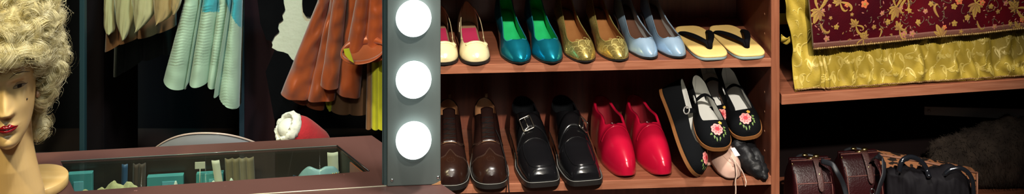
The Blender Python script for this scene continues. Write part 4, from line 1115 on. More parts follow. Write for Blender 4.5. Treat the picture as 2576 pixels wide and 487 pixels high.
F = drape([(288, 188, 292), (310, 182, 320), (360, 150, 360), (410, 135, 405), (444, 130, 440)], 3.36, .03, n=8, seed=6)
garment([[p-dl for p in c] for c in F], 'dress_body', 'dark_green_cloth', dg, .06); local_hook(dg)

# black and white hide costume
hi = empty('spotted_hide', at(735, 60, 3.36), 0, 'white hide costume with black patches behind the orange coat', 'costume', CG); hil = Vector(hi.location)
oul = [(712, -60), (713, 8), (716, 25), (708, 38), (711, 50), (700, 58), (698, 72), (701, 80), (690, 90), (683, 104), (686, 113), (684, 120), (698, 128), (712, 131), (724, 136), (733, 150), (745, 158), (800, 170), (840, 120), (850, -60)]
m = MB(); m.prism([at(x, y, 3.29)-hil for x, y in oul], (0, .012, 0)); m.build('hide', 'hide_white', hi)
blk = [(640, -60), (713, -60), (713, 6), (717, 25), (709, 38), (712, 50), (701, 58), (699, 72), (702, 80), (691, 90), (684, 104), (670, 100), (655, 60)]
m = MB(); m.prism([at(x, y, 3.286)-hil for x, y in blk], (0, .02, 0)); m.build('black_patch', 'hide_black', hi)
pat = [(762, -40), (760, 10), (762, 30), (770, 41), (780, 42), (790, 34), (796, 15), (800, -40)]
m = MB(); m.prism([at(x, y, 3.282)-hil for x, y in pat], (0, .008, 0)); m.build('black_patch', 'hide_black', hi)
dsh = [(690, 128), (712, 132), (724, 137), (733, 150), (745, 158), (800, 172), (800, 260), (690, 300), (668, 180)]
m = MB(); m.prism([at(x, y, 3.285)-hil for x, y in dsh], (0, .02, 0)); m.build('black_patch', 'hide_black', hi); 
m = MB(); m.box((at(740, 0, 3.4).x-hil.x, .03, 1.0-hil.z), (.05, .004, .32)); m.build('back_strap', 'hide_black', hi); local_hook(hi)

# orange coat
oc = empty('orange_coat', at(800, 150, 3.15), 0, 'shiny orange satin coat hanging open with a folded front edge', 'coat', CG); ol = Vector(oc.location)
F = drape([(706, 234, 800), (775, 247, 830), (842, 250, 856)], 3.16, .035, n=24, ripple=.016, seed=8)
garment([[p-ol for p in c] for c in F], 'coat_panel', 'orange_satin', oc, .04)
F = drape([(806, 214, 838), (850, 222, 872)], 3.115, .022, n=20, ripple=.012, seed=11)
garment([[p-ol for p in c] for c in F], 'front_edge', 'orange_satin', oc, .02)
F = drape([(846, 228, 868), (905, 244, 925)], 3.15, .03, n=20, ripple=.012, seed=13)
garment([[p-ol for p in c] for c in F], 'coat_panel', 'orange_satin', oc, .04)
F = drape([(722, 238, 805), (770, 264, 830), (815, 276, 850)], 3.215, .02, n=10, seed=15)
garment([[p-ol for p in c] for c in F], 'lining', 'orange_dark', oc, .02)
F = drape([(817, 240, 850), (826, 276, 858), (834, 278, 864)], 3.213, .012, n=6, seed=16)
garment([[p-ol for p in c] for c in F], 'lime_stripe', 'lime_cloth', oc, .02)
F = drape([(832, 276, 862), (880, 286, 895), (926, 285, 935)], 3.222, .02, n=10, seed=17)
garment([[p-ol for p in c] for c in F], 'underskirt', 'brown_lining', oc, .02); local_hook(oc)

# orange jacket with turned cuff
oj = empty('orange_jacket', at(920, 100, 3.05), 0, 'orange jacket with wide turned-back cuff beside the grey bulb panel', 'jacket', CG); jl = Vector(oj.location)
F = drape([(868, 140, 895), (915, 150, 930), (960, 150, 965), (1000, 150, 1000)], 3.06, .03, n=12, ripple=.006, seed=21)
garment([[p-jl for p in c] for c in F], 'sleeve', 'orange_satin', oj, .022)
m = MB(); rows = []
for i in range(41):
    a = 2*PI*i/40; cx, cy = 912+56*math.cos(a), 128+ 34*math.sin(a)*(1 if math.sin(a) > 0 else 1.15)-.14*(56*math.cos(a))
    ix, iy = 914+52*math.cos(a), 125+(26 if math.sin(a) > 0 else 12)*math.sin(a)-.15*(52*math.cos(a))
    ox = at(cx, cy, 3.015-.04*math.sin(a)); ixv = at(ix, iy, 3.02-.03*math.sin(a))
    rows.append([ixv.lerp(ox, k/6)-jl-Vector((0, .007*math.sin(PI*k/6), 0)) for k in range(7)])
m.grid(rows); o = m.build('cuff', 'orange_satin', oj, merge=1e-5); so = o.modifiers.new('t', 'SOLIDIFY'); so.thickness = .004
m = MB(); rr = []
for i in range(40):
    a = 2*PI*i/40; rr.append(at(912+54*math.cos(a), 128+31*math.sin(a)-.14*54*math.cos(a), 3.025-.038*math.sin(a))-jl)
c0 = sum(rr, Vector())/40+Vector((0, .03, .012)); m.grid([rr, [p.lerp(c0, .5)+Vector((0, .012, 0)) for p in rr], [p.lerp(c0, .97) for p in rr]], cv=True); m.build('cuff_lining', 'orange_dark', oj)
m = MB(); lim = [(864, 124), (878, 122), (884, 140), (890, 158), (880, 152), (868, 138)]
m.prism([at(x, y, 2.965)-jl for x, y in lim], (0, .004, 0)); m.build('lime_lining', 'lime_cloth', oj); local_hook(oj)
lc = empty('lime_trousers', at(950, 220, 3.1), 0, 'lime yellow cloth hanging below the orange cuff, against the bulb panel', 'trousers', CG); ll = Vector(lc.location)
F = drape([(934, 318, 934), (952, 324, 952), (990, 324, 990)], 3.125, .016, n=10, seed=24); garment([[p-ll for p in c] for c in F], 'leg_cloth', 'lime_cloth', lc, .03)
F = drape([(920, 322, 927), (935, 322, 935)], 3.125, .012, n=8, seed=25); garment([[p-ll for p in c] for c in F], 'side_panel', 'brown_lining', lc, .03); local_hook(lc)

# red plush piece with white fur cuff
rp = empty('red_plush_hat', (0, 0, 0), 0, 'red plush hat with white fur trim lying behind the table, below the orange coat', 'hat')
pts = smooth([at(728, 322, 2.93), at(756, 336, 2.95), at(790, 360, 2.98), at(830, 385, 3.02)], 24); rad = curve([(0, .036), (.3, .044), (.7, .042), (1, .012)])
m = MB(); m.tube(pts, [rad(i/24) for i in range(25)], n=28); rpb = m.build('plush_body', 'red_plush', rp)
m = MB(); rings = []; ax = (pts[1]-pts[0]).normalized(); u = ax.orthogonal().normalized(); w_ = ax.cross(u)
for i in range(36):
    a = 2*PI*i/36; c = pts[0]+ (u*math.cos(a)+w_*math.sin(a))*.034
    rings.append([c+(u*math.cos(a)+w_*math.sin(a))*(.0085*math.cos(b))*(1+.7*noise.noise(Vector((i*.9, b*2, 1))))+ax*(.015*math.sin(b)-.004)*(1+.7*noise.noise(Vector((i*.9, b*2, 5)))) for b in [2*PI*j/12 for j in range(12)]])
m.grid(rings, cu=True, cv=True); m.ball(pts[0]-ax*.003, (.030, .030, .024)); m.build('fur_trim', 'white_fur', rp)

# grey chair, also from the mirror's reflection
M['chair_grey'] = mat('chair_grey', (.18, .20, .235), .3, var=(7, (.23, .25, .29)), bump=(30, .05), coat=.2)
ch = empty('chair', (at(530, 0, 2.45).x, 2.45, 0), 0, 'grey moulded chair whose rounded back shows beyond the table edge', 'chair'); cl_ = Vector(ch.location)
ctop = at(530, 329, 2.42).z; Rx = .128
m = MB(); rows = []
for i in range(41):
    u = lerp(-1, 1, i/40); hgt = ctop-.085*(abs(u)**2.2)-(.25 if abs(u) > .999 else 0)*0
    x = .155*u
    rows.append([Vector((x, -.04+.06*u*u*1.2+.02*(1-k/10), lerp(.42, hgt, k/10))) for k in range(11)])
m.grid(rows); o = m.build('backrest', 'chair_grey', ch, recalc=False); so = o.modifiers.new('t', 'SOLIDIFY'); so.thickness = .010; so.offset = 0; bv = o.modifiers.new('b', 'BEVEL'); bv.width = .003; bv.segments = 2
m = MB(); m.tube([r_[-1]+Vector((0, -.004, .001)) for r_ in rows], .0022, n=8); m.build('back_rim', mat('rim_pale', (.30, .25, .23), .3), ch)
m = MB(); m.box((0, .13, .42), (.165, .19, .012), bev=.01); m.build('seat', 'chair_grey', ch)
for sx in (-.14, .14):
    for sy in (-.02, .28):
        m = MB(); m.cyl((sx, sy, 0), (sx*.9, sy, .41), .011); m.build('leg', 'chrome', ch)

# ================================================================== things in the glass topped tray; some stand in for reflections in its glass
M['teal_tone'] = mat('teal_tone', (.075, .29, .28), .5); M['teal_pale'] = mat('teal_pale', (.16, .44, .47), .5)
def far_y(px): 
    u = (px-153)/(848-153); return I[1].lerp(I[2], u)
TG = 'teal reflections in the sunken tray, built as boxes'
ZF = ZT-TD+.0006
def reflected_box(px0, px1, h, lab, lx):  # teal block with a paler square, modelling a reflection in the glass
    a = far_y(px0)+Vector((0, -.017, 0)); b = far_y(px1)+Vector((0, -.017, 0)); d = Vector((b.x-a.x, b.y-a.y, 0)); wd = d.length; th = math.atan2(d.y, d.x)
    r = empty('teal_reflection', (a.x, a.y, ZF), th, lab, 'box', TG)
    m = MB(); m.box((wd/2, .006, h/2), (wd/2, .006, h/2), bev=.001); m.build('reflection_body', 'teal_tone', r)
    m = MB(); m.box((wd*lx, -.0006, h*.40), (wd*.2, .0006, h*.27), bev=.0003); m.build('pale_square', 'teal_pale', r)
reflected_box(178, 238, .044, 'teal reflection built as a box at the near left end of the sunken tray', .45)
reflected_box(372, 462, .030, 'teal reflection built as a box in the middle of the sunken tray, behind the white cloth', .62)
reflected_box(494, 562, .030, 'teal reflection built as a box in the sunken tray below the hanging white tag', .68)
def tray_fold(px0, px1, m_, nm, label, cat, bow=.006, ztop=ZT-.006, zbot=ZF, n=40, freq=5, dy=-.012, lean=0.):
    m = MB(); F1 = []
    for i in range(n+1):
        u = i/n; p = far_y(lerp(px0, px1, u)); y = p.y+dy-bow*abs(math.sin(freq*PI*u)); F1.append([Vector((p.x+lean*k/8, y-.004*k/8, lerp(ztop, zbot, k/8))) for k in range(9)])
    m.grid(F1); o = m.build(nm, m_, recalc=False); so = o.modifiers.new('t', 'SOLIDIFY'); so.thickness = .0016; so.offset = -1
    tag(o, label, cat); return o
fabric('olive_reflection', (.16, .12, .06), (.22, .17, .09), .6); fabric('tray_brown', (.045, .026, .014), (.06, .034, .018), .7); fabric('tray_blue', (.02, .06, .12), (.03, .08, .15), .5); fabric('tray_cream', (.50, .48, .36), (.56, .54, .42), .6); fabric('tray_lace', (.46, .42, .17), (.56, .52, .26), .7, b=(200, .9)); fabric('napkin', (.52, .58, .47), (.58, .64, .52), .7)
tray_fold(566, 636, 'olive_reflection', 'olive_reflection', 'olive brown reflection built as folded cloth in the sunken tray, right of the white tag', 'cloth', freq=4, lean=.004)  # reflected garment folds, modelled as cloth in the tray
tray_fold(338, 366, 'tray_brown', 'brown_ribbon', 'dark brown ribbon upright in the sunken tray left of its middle box', 'ribbon', freq=2)
tray_fold(310, 322, 'tray_blue', 'blue_reflection', 'narrow dark blue reflection built upright in the sunken tray', 'ribbon', freq=1, bow=.003)  # blue streak reflected in the glass, modelled as a ribbon
tray_fold(826, 852, 'tray_cream', 'cream_reflection', 'cream reflection built as a ribbon in the sunken tray behind the pale blue mask', 'ribbon', freq=1, bow=.003, lean=.003)  # pale strip reflected in the glass, modelled as a ribbon
tray_fold(534, 552, 'tray_cream', 'pale_ribbon', 'pale ribbon slanting beside the olive folds in the tray', 'ribbon', freq=1, bow=.002, lean=.010, dy=-.018)
p = far_y(891).lerp(I[3], .35); q_ = far_y(880)
e0, e1 = I[2].lerp(I[3], .52)-Vector((.004, 0, 0)), I[2].lerp(I[3], .95)-Vector((.004, 0, 0))
m = MB(); m.prism([e0+Vector((0, 0, -.006)), e1+Vector((0, 0, -.006)), Vector((e1.x, e1.y, ZF)), Vector((e0.x, e0.y, ZF))], (-.0025, -.001, 0)); o = m.build('orange_reflection', 'orange_dark'); tag(o, 'orange brown reflection at the right end of the sunken tray, built as a card', 'card')  # orange reflected by the tray's right wall, modelled as a card
# tag on a cord, a reflection in the glass built as an object
t0 = far_y(506)+Vector((0, -.0215, -.0045)); tg = empty('white_tag', t0, .1, 'reflection of a small white tag on a thin cord, built in the sunken tray', 'tag')
m = MB(); m.box((0, -.001, -.008), (.0095, .0006, .0065), bev=.0005); m.build('card', 'tray_cream', tg); m = MB(); m.tube([(0, -.001, -.014), (-.0006, -.0012, -.035), (0, -.0014, -(TD-.006))], .0008, n=6); m.build('cord', 'tray_cream', tg)
# cloths lying along the front of the tray, mask
def heap(px0, px1, py_c, hgt, wdt, m_, nm, label, cat, seed, k=1.):
    a = on(px0, py_c[0], ZT-.034); b = on(px1, py_c[1], ZT-.034); m = MB(); rows = []
    for i in range(61):
        u = i/60; c = a.lerp(b, u); e = math.sin(PI*u)**.35*(.7+.6*noise.noise(Vector((u*7, seed, 0))))
        ring = []
        for j in range(15):
            v = j/14; hh = e*hgt*math.sin(PI*v)**.6*(1+.22*noise.noise(Vector((u*12*k, v*4, seed))))
            ring.append(Vector((c.x, c.y+(v-.5)*wdt*(.4+.6*math.sin(PI*u)**.4), ZF+max(0, hh))))
        rows.append(ring)
    m.grid(rows); m.grid([[Vector((p.x, p.y, ZF)) for p in r_] for r_ in rows])
    o = m.build(nm, m_, merge=1e-5); tag(o, label, cat); return o
heap(186, 392, (474, 459), .040, .020, 'tray_lace', 'lace_cloth', 'yellowish lace cloth lying along the front of the sunken tray', 'cloth', 3.3, 2.)
heap(395, 470, (462, 457), .027, .016, 'napkin', 'white_cloth', 'crumpled white cloth at the middle front of the tray', 'cloth', 7.7)
heap(498, 606, (455, 446), .030, .016, 'napkin', 'white_cloth', 'pale crumpled cloth rising to a peak below the white tag', 'cloth', 9.1)
for i, (px, py) in enumerate(((470, 458), (482, 457))):
    c = on(px, py, ZT-.044); o = MB(); o.ball((0, 0, 0), (.0038, .0038, .0038)); b = o.build('bead', 'dark_edge'); b.location = (c.x, c.y, ZF+.0038); tag(b, 'small round black bead, %s of two between the pale cloths in the tray' % ('left' if i == 0 else 'right'), 'bead', 'black beads in the tray')
M['mask_blue'] = mat('mask_blue', (.28, .46, .50), .35, coat=.2); M['mask_dark'] = mat('mask_dark', (.01, .03, .06), .5)
mc = on(803, 428, ZT-.028); mk = empty('half_mask', (mc.x, mc.y, ZF), .12, 'pale blue half mask with dark ribbon and gold trim in the tray', 'mask')
m = MB(); rows = []; topf = curve([(-1, .022), (-.75, .036), (-.45, .0445), (-.1, .040), (0, .039), (.3, .0435), (.65, .041), (.9, .030), (1, .020)])
for i in range(41):
    u = lerp(-1, 1, i/40); rows.append([Vector((.040*u, -.014*(1-u*u)-.004*math.sin(PI*k/8)+.006*k/8, lerp(.004, topf(u), k/8))) for k in range(9)])
m.grid(rows); o = m.build('mask_face', 'mask_blue', mk, recalc=False); so = o.modifiers.new('t', 'SOLIDIFY'); so.thickness = .0014
for sx in (-.016, .014):
    m = MB(); rr = []
    for i in range(20):
        a = 2*PI*i/20; uu = (sx+.0085*math.cos(a))/.040; rr.append(Vector((.040*uu, -.014*(1-uu*uu)-.0068+.003, .024+.0055*math.sin(a))))
    m.prism(rr, (0, -.0012, 0)); m.build('eye_hole', 'mask_dark', mk)
m = MB(); m.tube([Vector((-.040, .002, .020)), Vector((-.046, -.002, .026)), Vector((-.050, 0, .012)), Vector((-.046, .0, .003))], .0035, n=8, flat=(Vector((0, 1, 0)), .001)); m.build('ribbon', 'mask_dark', mk)
m = MB()
for k in range(7): m.ball(Vector((.024+.0022*k, -.0085+.0008*k, .028+.0016*math.sin(k*2.2))), .0016, 8, 6)
m.build('gold_trim', 'brass', mk)
# ================================================================== brocade robe on the right-hand shelf
M['yellow_brocade'] = mat('yellow_brocade', (.42, .295, .036), .6, var=(16, (.34, .24, .027)), bump=(220, .25), spec=.3)
M['yellow_relief'] = mat('yellow_relief', (.58, .44, .10), .42, metal=.1, bump=(300, .2))
M['burgundy'] = mat('burgundy_brocade', (.075, .0010, .004), .6, var=(7, (.030, .0006, .004)), bump=(350, .25), spec=.12)
M['brocade_gold'] = mat('brocade_gold', (.42, .25, .055), .42, metal=.25, bump=(300, .3))
M['brocade_ochre'] = mat('brocade_ochre', (.28, .14, .04), .5, metal=.1, bump=(300, .3))
M['brocade_orange'] = mat('brocade_orange', (.52, .12, .045), .5)
M['brocade_rose'] = mat('brocade_rose', (.36, .13, .09), .5)
M['brocade_olive'] = mat('brocade_olive', (.10, .065, .03), .6)
M['braid_pink'] = mat('braid_band', (.12, .040, .026), .6, bump=(250, .3))
M['braid_gold'] = mat('braid_gold', (.30, .19, .06), .45, metal=.3, bump=(220, .9), var=(60, (.14, .07, .02)))
rb = empty('brocade_robe', B(.35, .02, ZB), TB, 'robe of burgundy floral brocade over gold yellow brocade on the right shelf', 'robe')
BM = Matrix.Translation(Vector(rb.location)) @ Matrix.Rotation(TB, 4, 'Z'); BI = BM.inverted()
def W2(p): return BI @ Vector(p)                # world -> robe local
def bl(x, y, z): return Vector((x-.35, y-.02, z))   # unit B coordinates -> robe local (z above the shelf)
left_e = curve([(0, .0405), (.02, .041), (.10, .042), (.13, .0385), (.17, .030), (.20, .024), (.27, .016), (.40, .012)])
XR = .86
def FY(x, v):                                   # yellow sheet, v above the shelf
    le = left_e(v); x = max(x, le)
    pl = noise.noise(Vector((x*26, v*3.0, 1.7)))*.009+noise.noise(Vector((x*60, v*16, 4.2)))*.0055+.0055*math.sin(x*95+v*40+5*noise.noise(Vector((x*9, v*12, 0))))
    g = math.exp(-((x-.116)/.012)**2)
    y = -.004 + .020*sm(0, .13, v) + pl*sm(-.01, .03, v)*1.1 - .004*g*math.cos(x*500)
    z = v+.0015+ (.004*noise.noise(Vector((x*16, 0, 9)))+.003*math.sin(x*21))*(1-sm(0, .05, v))
    if v < .02: z = max(z, .0012)
    return bl(x, y+.016, z)
m = MB(); rows = []
xs = [.0+XR*i/330 for i in range(331)]
vs = [.0+.42*(j/84) for j in range(85)]
for x in xs:
    rows.append([FY(lerp(left_e(v), XR, x/XR), v) for v in vs])
m.grid(rows); ye = m.build('yellow_brocade', 'yellow_brocade', rb, recalc=False); so = ye.modifiers.new('t', 'SOLIDIFY'); so.thickness = .002; so.offset = 0
rb_r = random.Random(12)
def ymap(x0, v0):
    def f(x, y, k):
        p = FY(x0+x, max(.004, v0+y)); return p+Vector((0, -.0011-.0013*k, 0))
    return f
m = MB(); 
for gx in range(20):
    for gy in range(4):
        x0 = .06+gx*.042+(.021 if gy % 2 else 0); v0 = .018+gy*.034
        if x0 > .82: continue
        fl = 1 if (gx+gy) % 2 else -1; a = rb_r.uniform(-.5, .5)+(1.2 if fl > 0 else 1.9)
        f = ymap(x0, v0); sz = .021
        stroke(m, [(p, h*1.6) for p, h in scroll_pts((0, -.008), a, sz, fl)], f); stroke(m, [(p, h*1.6) for p, h in scroll_pts((.002*fl, -.004), a+.9*fl, sz*.7, -fl)], f); stroke(m, [(p, h*1.4) for p, h in scroll_pts((.0, -.010), a+2.6, sz*.8, fl)], f)
        for k in range(3): petal(m, (.012*fl, .006), a+k*.8-.8, .010, .0028, f)
for gy in range(8):
    f = ymap(.056, .12+.03*gy); fl = 1 if gy % 2 else -1; stroke(m, scroll_pts((0, 0), 1.4, .012, fl), f); stroke(m, scroll_pts((0, .004), 2.2, .009, -fl), f)
m.build('scroll_relief', 'yellow_relief', ye)
m = MB(); pts = []; rad = []
for i in range(500):
    x = lerp(.0412, XR, i/499); p = FY(x, .0); pts.append(p+Vector((0, -.002+.0008*math.sin(i*1.9), max(.0042-p.z, 0)+.002+.0006*math.sin(i*2.7)))); rad.append(.0020+.0009*math.sin(i*2.3))
m.tube(pts, rad, n=7); m.build('hem_braid', 'braid_gold', rb)

# burgundy layer in front
bc = W2(at(2045, 121, 2.643)); bz0 = bc.z; bx0 = bc.x+.35
lb_e = curve([(0, bx0), (.05, bx0-.003), (.12, bx0-.008), (.3, bx0-.02)])
def FB(x, v):
    x = max(x, lb_e(v))
    zb = bz0 + .022*((x-bx0)/.62) + .0022*noise.noise(Vector((x*9, 0, 3)))
    y = -.022+.010*sm(0, .25, v)+.005*noise.noise(Vector((x*7, v*5, 8)))+.006*math.sin(x*19+1)*sm(0, .1, v)
    return bl(x, y+.012, zb+v)
m = MB(); m.grid([[FB(lerp(lb_e(v), XR, i/160), v) for v in [.30*j/40 for j in range(41)]] for i in range(161)])
bu = m.build('burgundy_panel', 'burgundy', rb, recalc=False); so = bu.modifiers.new('t', 'SOLIDIFY'); so.thickness = .003; so.offset = 0
def bmap(x0, v0):
    def f(x, y, k): return FB(x0+x, max(.0, v0+y))+Vector((0, -.0017-.0008*k, 0))
    return f
m = MB(); R2 = random.Random(5)
def flower(x0, v0, s, mi, n=5, centre=3):
    f = bmap(x0, v0); s *= .82; m.mi = mi; ph = R2.random()*6
    for k in range(n): petal(m, (0, 0), ph+2*PI*k/n, s, s*.40, f)
    m.mi = centre
    for k in range(5): petal(m, (0, 0), ph+.6+2*PI*k/5, s*.36, s*.2, lambda x, y, kk: f(x, y, kk)+Vector((0, -.0005, 0)))
def acanthus(x0, v0, s, ang, flip):
    f = bmap(x0, v0); s *= 1.35
    for k, (da, ln, c) in enumerate(((0, 1.25, 0), (.55, .95, 0), (-.55, .95, 0), (1.15, .75, 0), (-1.15, .75, 0))):
        m.mi = 0 if k % 2 == 0 else 1; a = ang+da*flip
        petal(m, (.0, .0), a, ln*s, ln*s*.2, f); 
        m.mi = 1
        petal(m, (0, 0), a, ln*s*.8, ln*s*.05, lambda x, y, kk: f(x, y, kk)+Vector((0, -.0006, 0)))
    m.mi = 0
    stroke(m, [(p, h*1.9) for p, h in scroll_pts((0, 0), ang+PI-.4*flip, s*1.15, flip)], f); stroke(m, [(p, h*1.7) for p, h in scroll_pts((0, 0), ang+PI+.9*flip, s*.9, -flip)], f)
XS = .62/531                                      # metres per pixel on this sheet
def pos(px, py): 
    p = W2(at(px, py, 2.645+.00017*(px-2045))); return p.x+.35, p.z-(bz0+.022*((p.x+.35-bx0)/.62))
for (px, py, s, a, fl) in ((2060, 26, .020, 4.3, 1), (2112, 4, .015, 2.6, -1), (2255, 18, .020, 4.3, 1), (2286, -4, .017, 1.0, 1), (2368, 92, .020, 2.0, -1), (2452, 6, .021, 4.6, -1), (2556, 22, .018, 2.4, 1), (2150, 62, .013, 2.2, 1), (2560, 78, .016, 1.9, 1), (2262, 72, .013, 2.0, 1), (2170, 96, .013, 1.2, -1)):
    x, v = pos(px, py); acanthus(x, v, s, a, fl)
for (px, py, s, a, fl) in ((2062, 58, .022, 5.0, 1), (2256, 52, .022, 5.0, 1), (2362, 44, .022, 2.2, -1), (2456, 50, .020, 4.9, 1), (2552, 34, .020, 2.0, -1), (2210, 92, .014, 1.0, 1)):
    x, v = pos(px, py); m.mi = 1; stroke(m, [(p, h*2.0) for p, h in scroll_pts((0, 0), a, s, fl)], bmap(x, v)); m.mi = 0; stroke(m, [(p, h*.8) for p, h in scroll_pts((0, 0), a, s*.95, fl)], lambda xx, yy, k, f=bmap(x, v): f(xx, yy, k)+Vector((0, -.0007, 0)))
for (px, py, s, mi) in ((2172, 8, .013, 2), (2070, 26, .0065, 4), (2128, 10, .008, 2), (2217, 32, .008, 4), (2268, 20, .008, 4), (2232, 54, .0095, 0), (2102, 66, .0085, 0), (2038, 62, .008, 0), (2078, 96, .010, 4), (2272, 86, .011, 4), (2290, 28, .008, 0), (2196, 66, .008, 1), (2400, 58, .010, 0), (2432, 42, .010, 0), (2310, 56, .009, 0), (2375, 68, .0075, 2), (2400, 16, .010, 0), (2468, 4, .010, 2), (2412, 2, .012, 2), (2508, 28, .008, 1), (2500, 66, .009, 4), (2540, 60, .008, 0), (2475, 86, .009, 4), (2330, 30, .008, 4), (2294, 84, .011, 4), (2345, 12, .009, 0), (2570, 50, .009, 2), (2490, 14, .009, 0), (2416, 78, .008, 1), (2528, 8, .009, 4), (2088, 44, .006, 1), (2140, 34, .006, 1), (2086, 14, .006, 4)):
    x, v = pos(px, py); flower(x, v, s, mi)
for k in range(420):
    px, py = R2.uniform(2040, 2720), R2.uniform(-60, 104); x, v = pos(px, py); f = bmap(x, v); m.mi = R2.choice((5, 5, 1, 4)); a = R2.uniform(0, 6.3)
    petal(m, (0, 0), a, R2.uniform(.004, .008), .0014, f)
    if k % 3 == 0: m.mi = 5; stroke(m, [(p, h*.6) for p, h in scroll_pts((0, 0), a+1, R2.uniform(.010, .018), R2.choice((-1, 1)))], f)
m.build('floral_pattern', ['brocade_gold', 'brocade_ochre', 'brocade_orange', 'brocade_gold', 'brocade_rose', 'brocade_olive'], bu)
m = MB(); rows = []
for i in range(161):
    x = lerp(bx0, XR, i/160); rows.append([FB(x, v)+Vector((0, -.0022, 0)) for v in (-.0015, .003, .0075, .012)])
m.grid(rows); o = m.build('border_band', 'braid_pink', rb, recalc=False); so = o.modifiers.new('t', 'SOLIDIFY'); so.thickness = .0014
m = MB(); pts = []; rad = []
for i in range(420):
    x = lerp(bx0, XR, i/419); pts.append(FB(x, -.002)+Vector((0, -.002+.0007*math.sin(i*1.7), .0006*math.sin(i*2.9)))); rad.append(.0022+.0010*math.sin(i*2.1))
m.tube(pts, rad, n=7); m.build('border_braid', 'braid_gold', rb)
m = MB(); m.tube([FB(lb_e(v), v)+Vector((0, -.001, 0)) for v in [.30*j/40 for j in range(41)]], .0018, n=6); m.build('side_braid', 'brocade_olive', rb)
# rod behind the robe, and a loose scrap of the yellow cloth with a thread
M['yellow_rod'] = mat('yellow_rod', (.50, .33, .03), .45)
a = at(1950, 48, 2.80); b = B(.92, .12, 0); 
rod = empty('yellow_rod', a, 0, 'thick yellow rod end sticking out left of the brocade robe', 'rod')
m = MB(); m.cyl((0.001, .0, 0), (b.x-a.x, b.y-a.y, 0), .0135, n=28); m.build('rod_body', 'yellow_rod', rod)
for u in (.06, .98):
    m = MB(); v = Vector((b.x-a.x, b.y-a.y, 0))*u; m.cyl((v.x, v.y, .012), (v.x, v.y, 1.12-.0245-a.z), .003); m.build('hanging_wire', 'black_sole', rod)
sc = MB(); rows = []
for i in range(25):
    u = i/24; c = at(lerp(1966, 2006, u), lerp(96, 112, u)+4*math.sin(u*7), 2.68+.02*u); rows.append([c+Vector((0, .012*k/6+.004*math.sin(u*14+k), .010-.020*k/6)) for k in range(7)])
sc.grid(rows); o = sc.build('torn_edge', 'yellow_brocade', None, recalc=False); so = o.modifiers.new('t', 'SOLIDIFY'); so.thickness = .002
o.parent = rb; o.matrix_parent_inverse = BI
m = MB(); m.tube(smooth([W2(at(1999, 112, 2.685)), W2(at(1997, 135, 2.685)), W2(at(1994, 152, 2.685)), W2(at(1996, 170, 2.685))], 12), .0005, n=5); m.build('loose_thread', 'brocade_olive', rb)

# ================================================================== bags
M['ox_leather'] = mat('oxblood_leather', (.028, .0025, .004), .4, var=(12, (.02, .002, .003)), bump=(260, .45))
M['ox_edge'] = mat('oxblood_edge', (.22, .075, .06), .5)
M['black_strap'] = mat('black_strap', (.012, .013, .017), .5, bump=(80, .2))
M['tab_leather'] = mat('tab_leather', (.07, .028, .025), .45, bump=(300, .5))
BG = 'oxblood bags on the lower right shelf'
def bag(px, Yb, wd, hgt, label, rz):
    c = at(px, 300, Yb); r = empty('doctor_bag', (c.x, c.y, ZBL+.0004), rz, label, 'bag', BG); w2 = wd/2; d2 = .050
    m = MB(); rings = []
    for (z, kx, ky) in ((0, .94, .9), (.004, .99, .97), (.02, 1, 1), (hgt*.5, 1, .98), (hgt*.72, .99, .85), (hgt*.86, .97, .60), (hgt*.94, .95, .36), (hgt, .93, .22)):
        rg = []
        for i in range(48):
            a = 2*PI*i/48; cc, ss = math.cos(a), math.sin(a); rg.append(Vector((w2*kx*abs(cc)**.28*(1 if cc > 0 else -1), d2*ky*abs(ss)**.28*(1 if ss > 0 else -1), z)))
        rings.append(rg)
    m.loft(rings); m.build('body', 'ox_leather', r)
    m = MB(); m.box((0, -.006, hgt-.002), (w2*.95, .0045, .009), bev=.002); m.box((0, .006, hgt-.002), (w2*.95, .0045, .009), bev=.002); fr = m.build('top_frame', 'ox_leather', r)
    m = MB(); yf = -.0515
    for x in (-w2*.86, w2*.80): m.tube([(x, yf+.001, .01), (x, yf+.002, hgt*.5), (x, yf+.012, hgt*.74), (x, yf+.026, hgt*.88)], .0011, n=5)
    m.tube([(-w2*.86, -.040, hgt*.76), (0, -.0405, hgt*.765), (w2*.80, -.040, hgt*.76)], .0010, n=5); m.tube([(-w2*.95, -.0112, hgt+.0075), (w2*.95, -.0112, hgt+.0075)], .0011, n=5)
    m.build('piping', 'ox_edge', r)
    for sx in (-.9, .9):
        m = MB(); m.lathe((w2*sx, -.012, hgt-.001), [(.0028, 0), (.0028, .001), (0, .0018)], Vector((0, -1, 0)), 14); m.build('rivet', 'brass', r)
    # closing tab
    m = MB(); rows = []
    for i in range(21):
        u = i/20; z = lerp(hgt+.010, hgt*.66, u); y = lerp(-.008, -.054, u**.7)-.003*math.sin(PI*u); hw_ = lerp(.0085, .0075, u)*(1 if u < .8 else math.sqrt(max(.02, 1-((u-.8)/.2)**2)))
        rows.append([Vector((x*hw_+.012, y, z)) for x in (-1, -.5, 0, .5, 1)])
    m.grid(rows); o = m.build('closing_tab', 'tab_leather', r); so = o.modifiers.new('t', 'SOLIDIFY'); so.thickness = .002; so.offset = 0
    m = MB(); m.lathe(Vector((.012, -.036, hgt*.885)), [(.0032, -.002), (.0032, .0008), (.0018, .002), (0, .0022)], Vector((0, -.8, .6)).normalized(), 16); m.build('tab_stud', 'brass', o)
    m = MB(); m.ball((.016, -.006, hgt+.014), (.009, .006, .0045)); m.ball((-.012, -.002, hgt+.016), (.008, .005, .0036)); m.cyl((-.008, -.003, hgt+.006), (.014, -.005, hgt+.010), .003); m.build('clasp', 'brass', r)
    m = MB(); m.box((w2*.55, -.0525, hgt*.36), (.0085, .003, .012), bev=.001); m.lathe((w2*.55, -.0555, hgt*.37), [(.004, 0), (.004, .0015), (.002, .0026), (0, .0026)], Vector((0, -1, 0)), 14); m.build('lock_plate', 'brass', r)
    m = MB(); m.tube(smooth([Vector((-w2*.5, .016, hgt-.012)), Vector((-w2*.42, .026, hgt-.002)), Vector((0, .032, hgt+.001)), Vector((w2*.42, .026, hgt-.002)), Vector((w2*.5, .016, hgt-.012))], 20), .004, n=8); m.build('handle', 'black_strap', r)
    return r
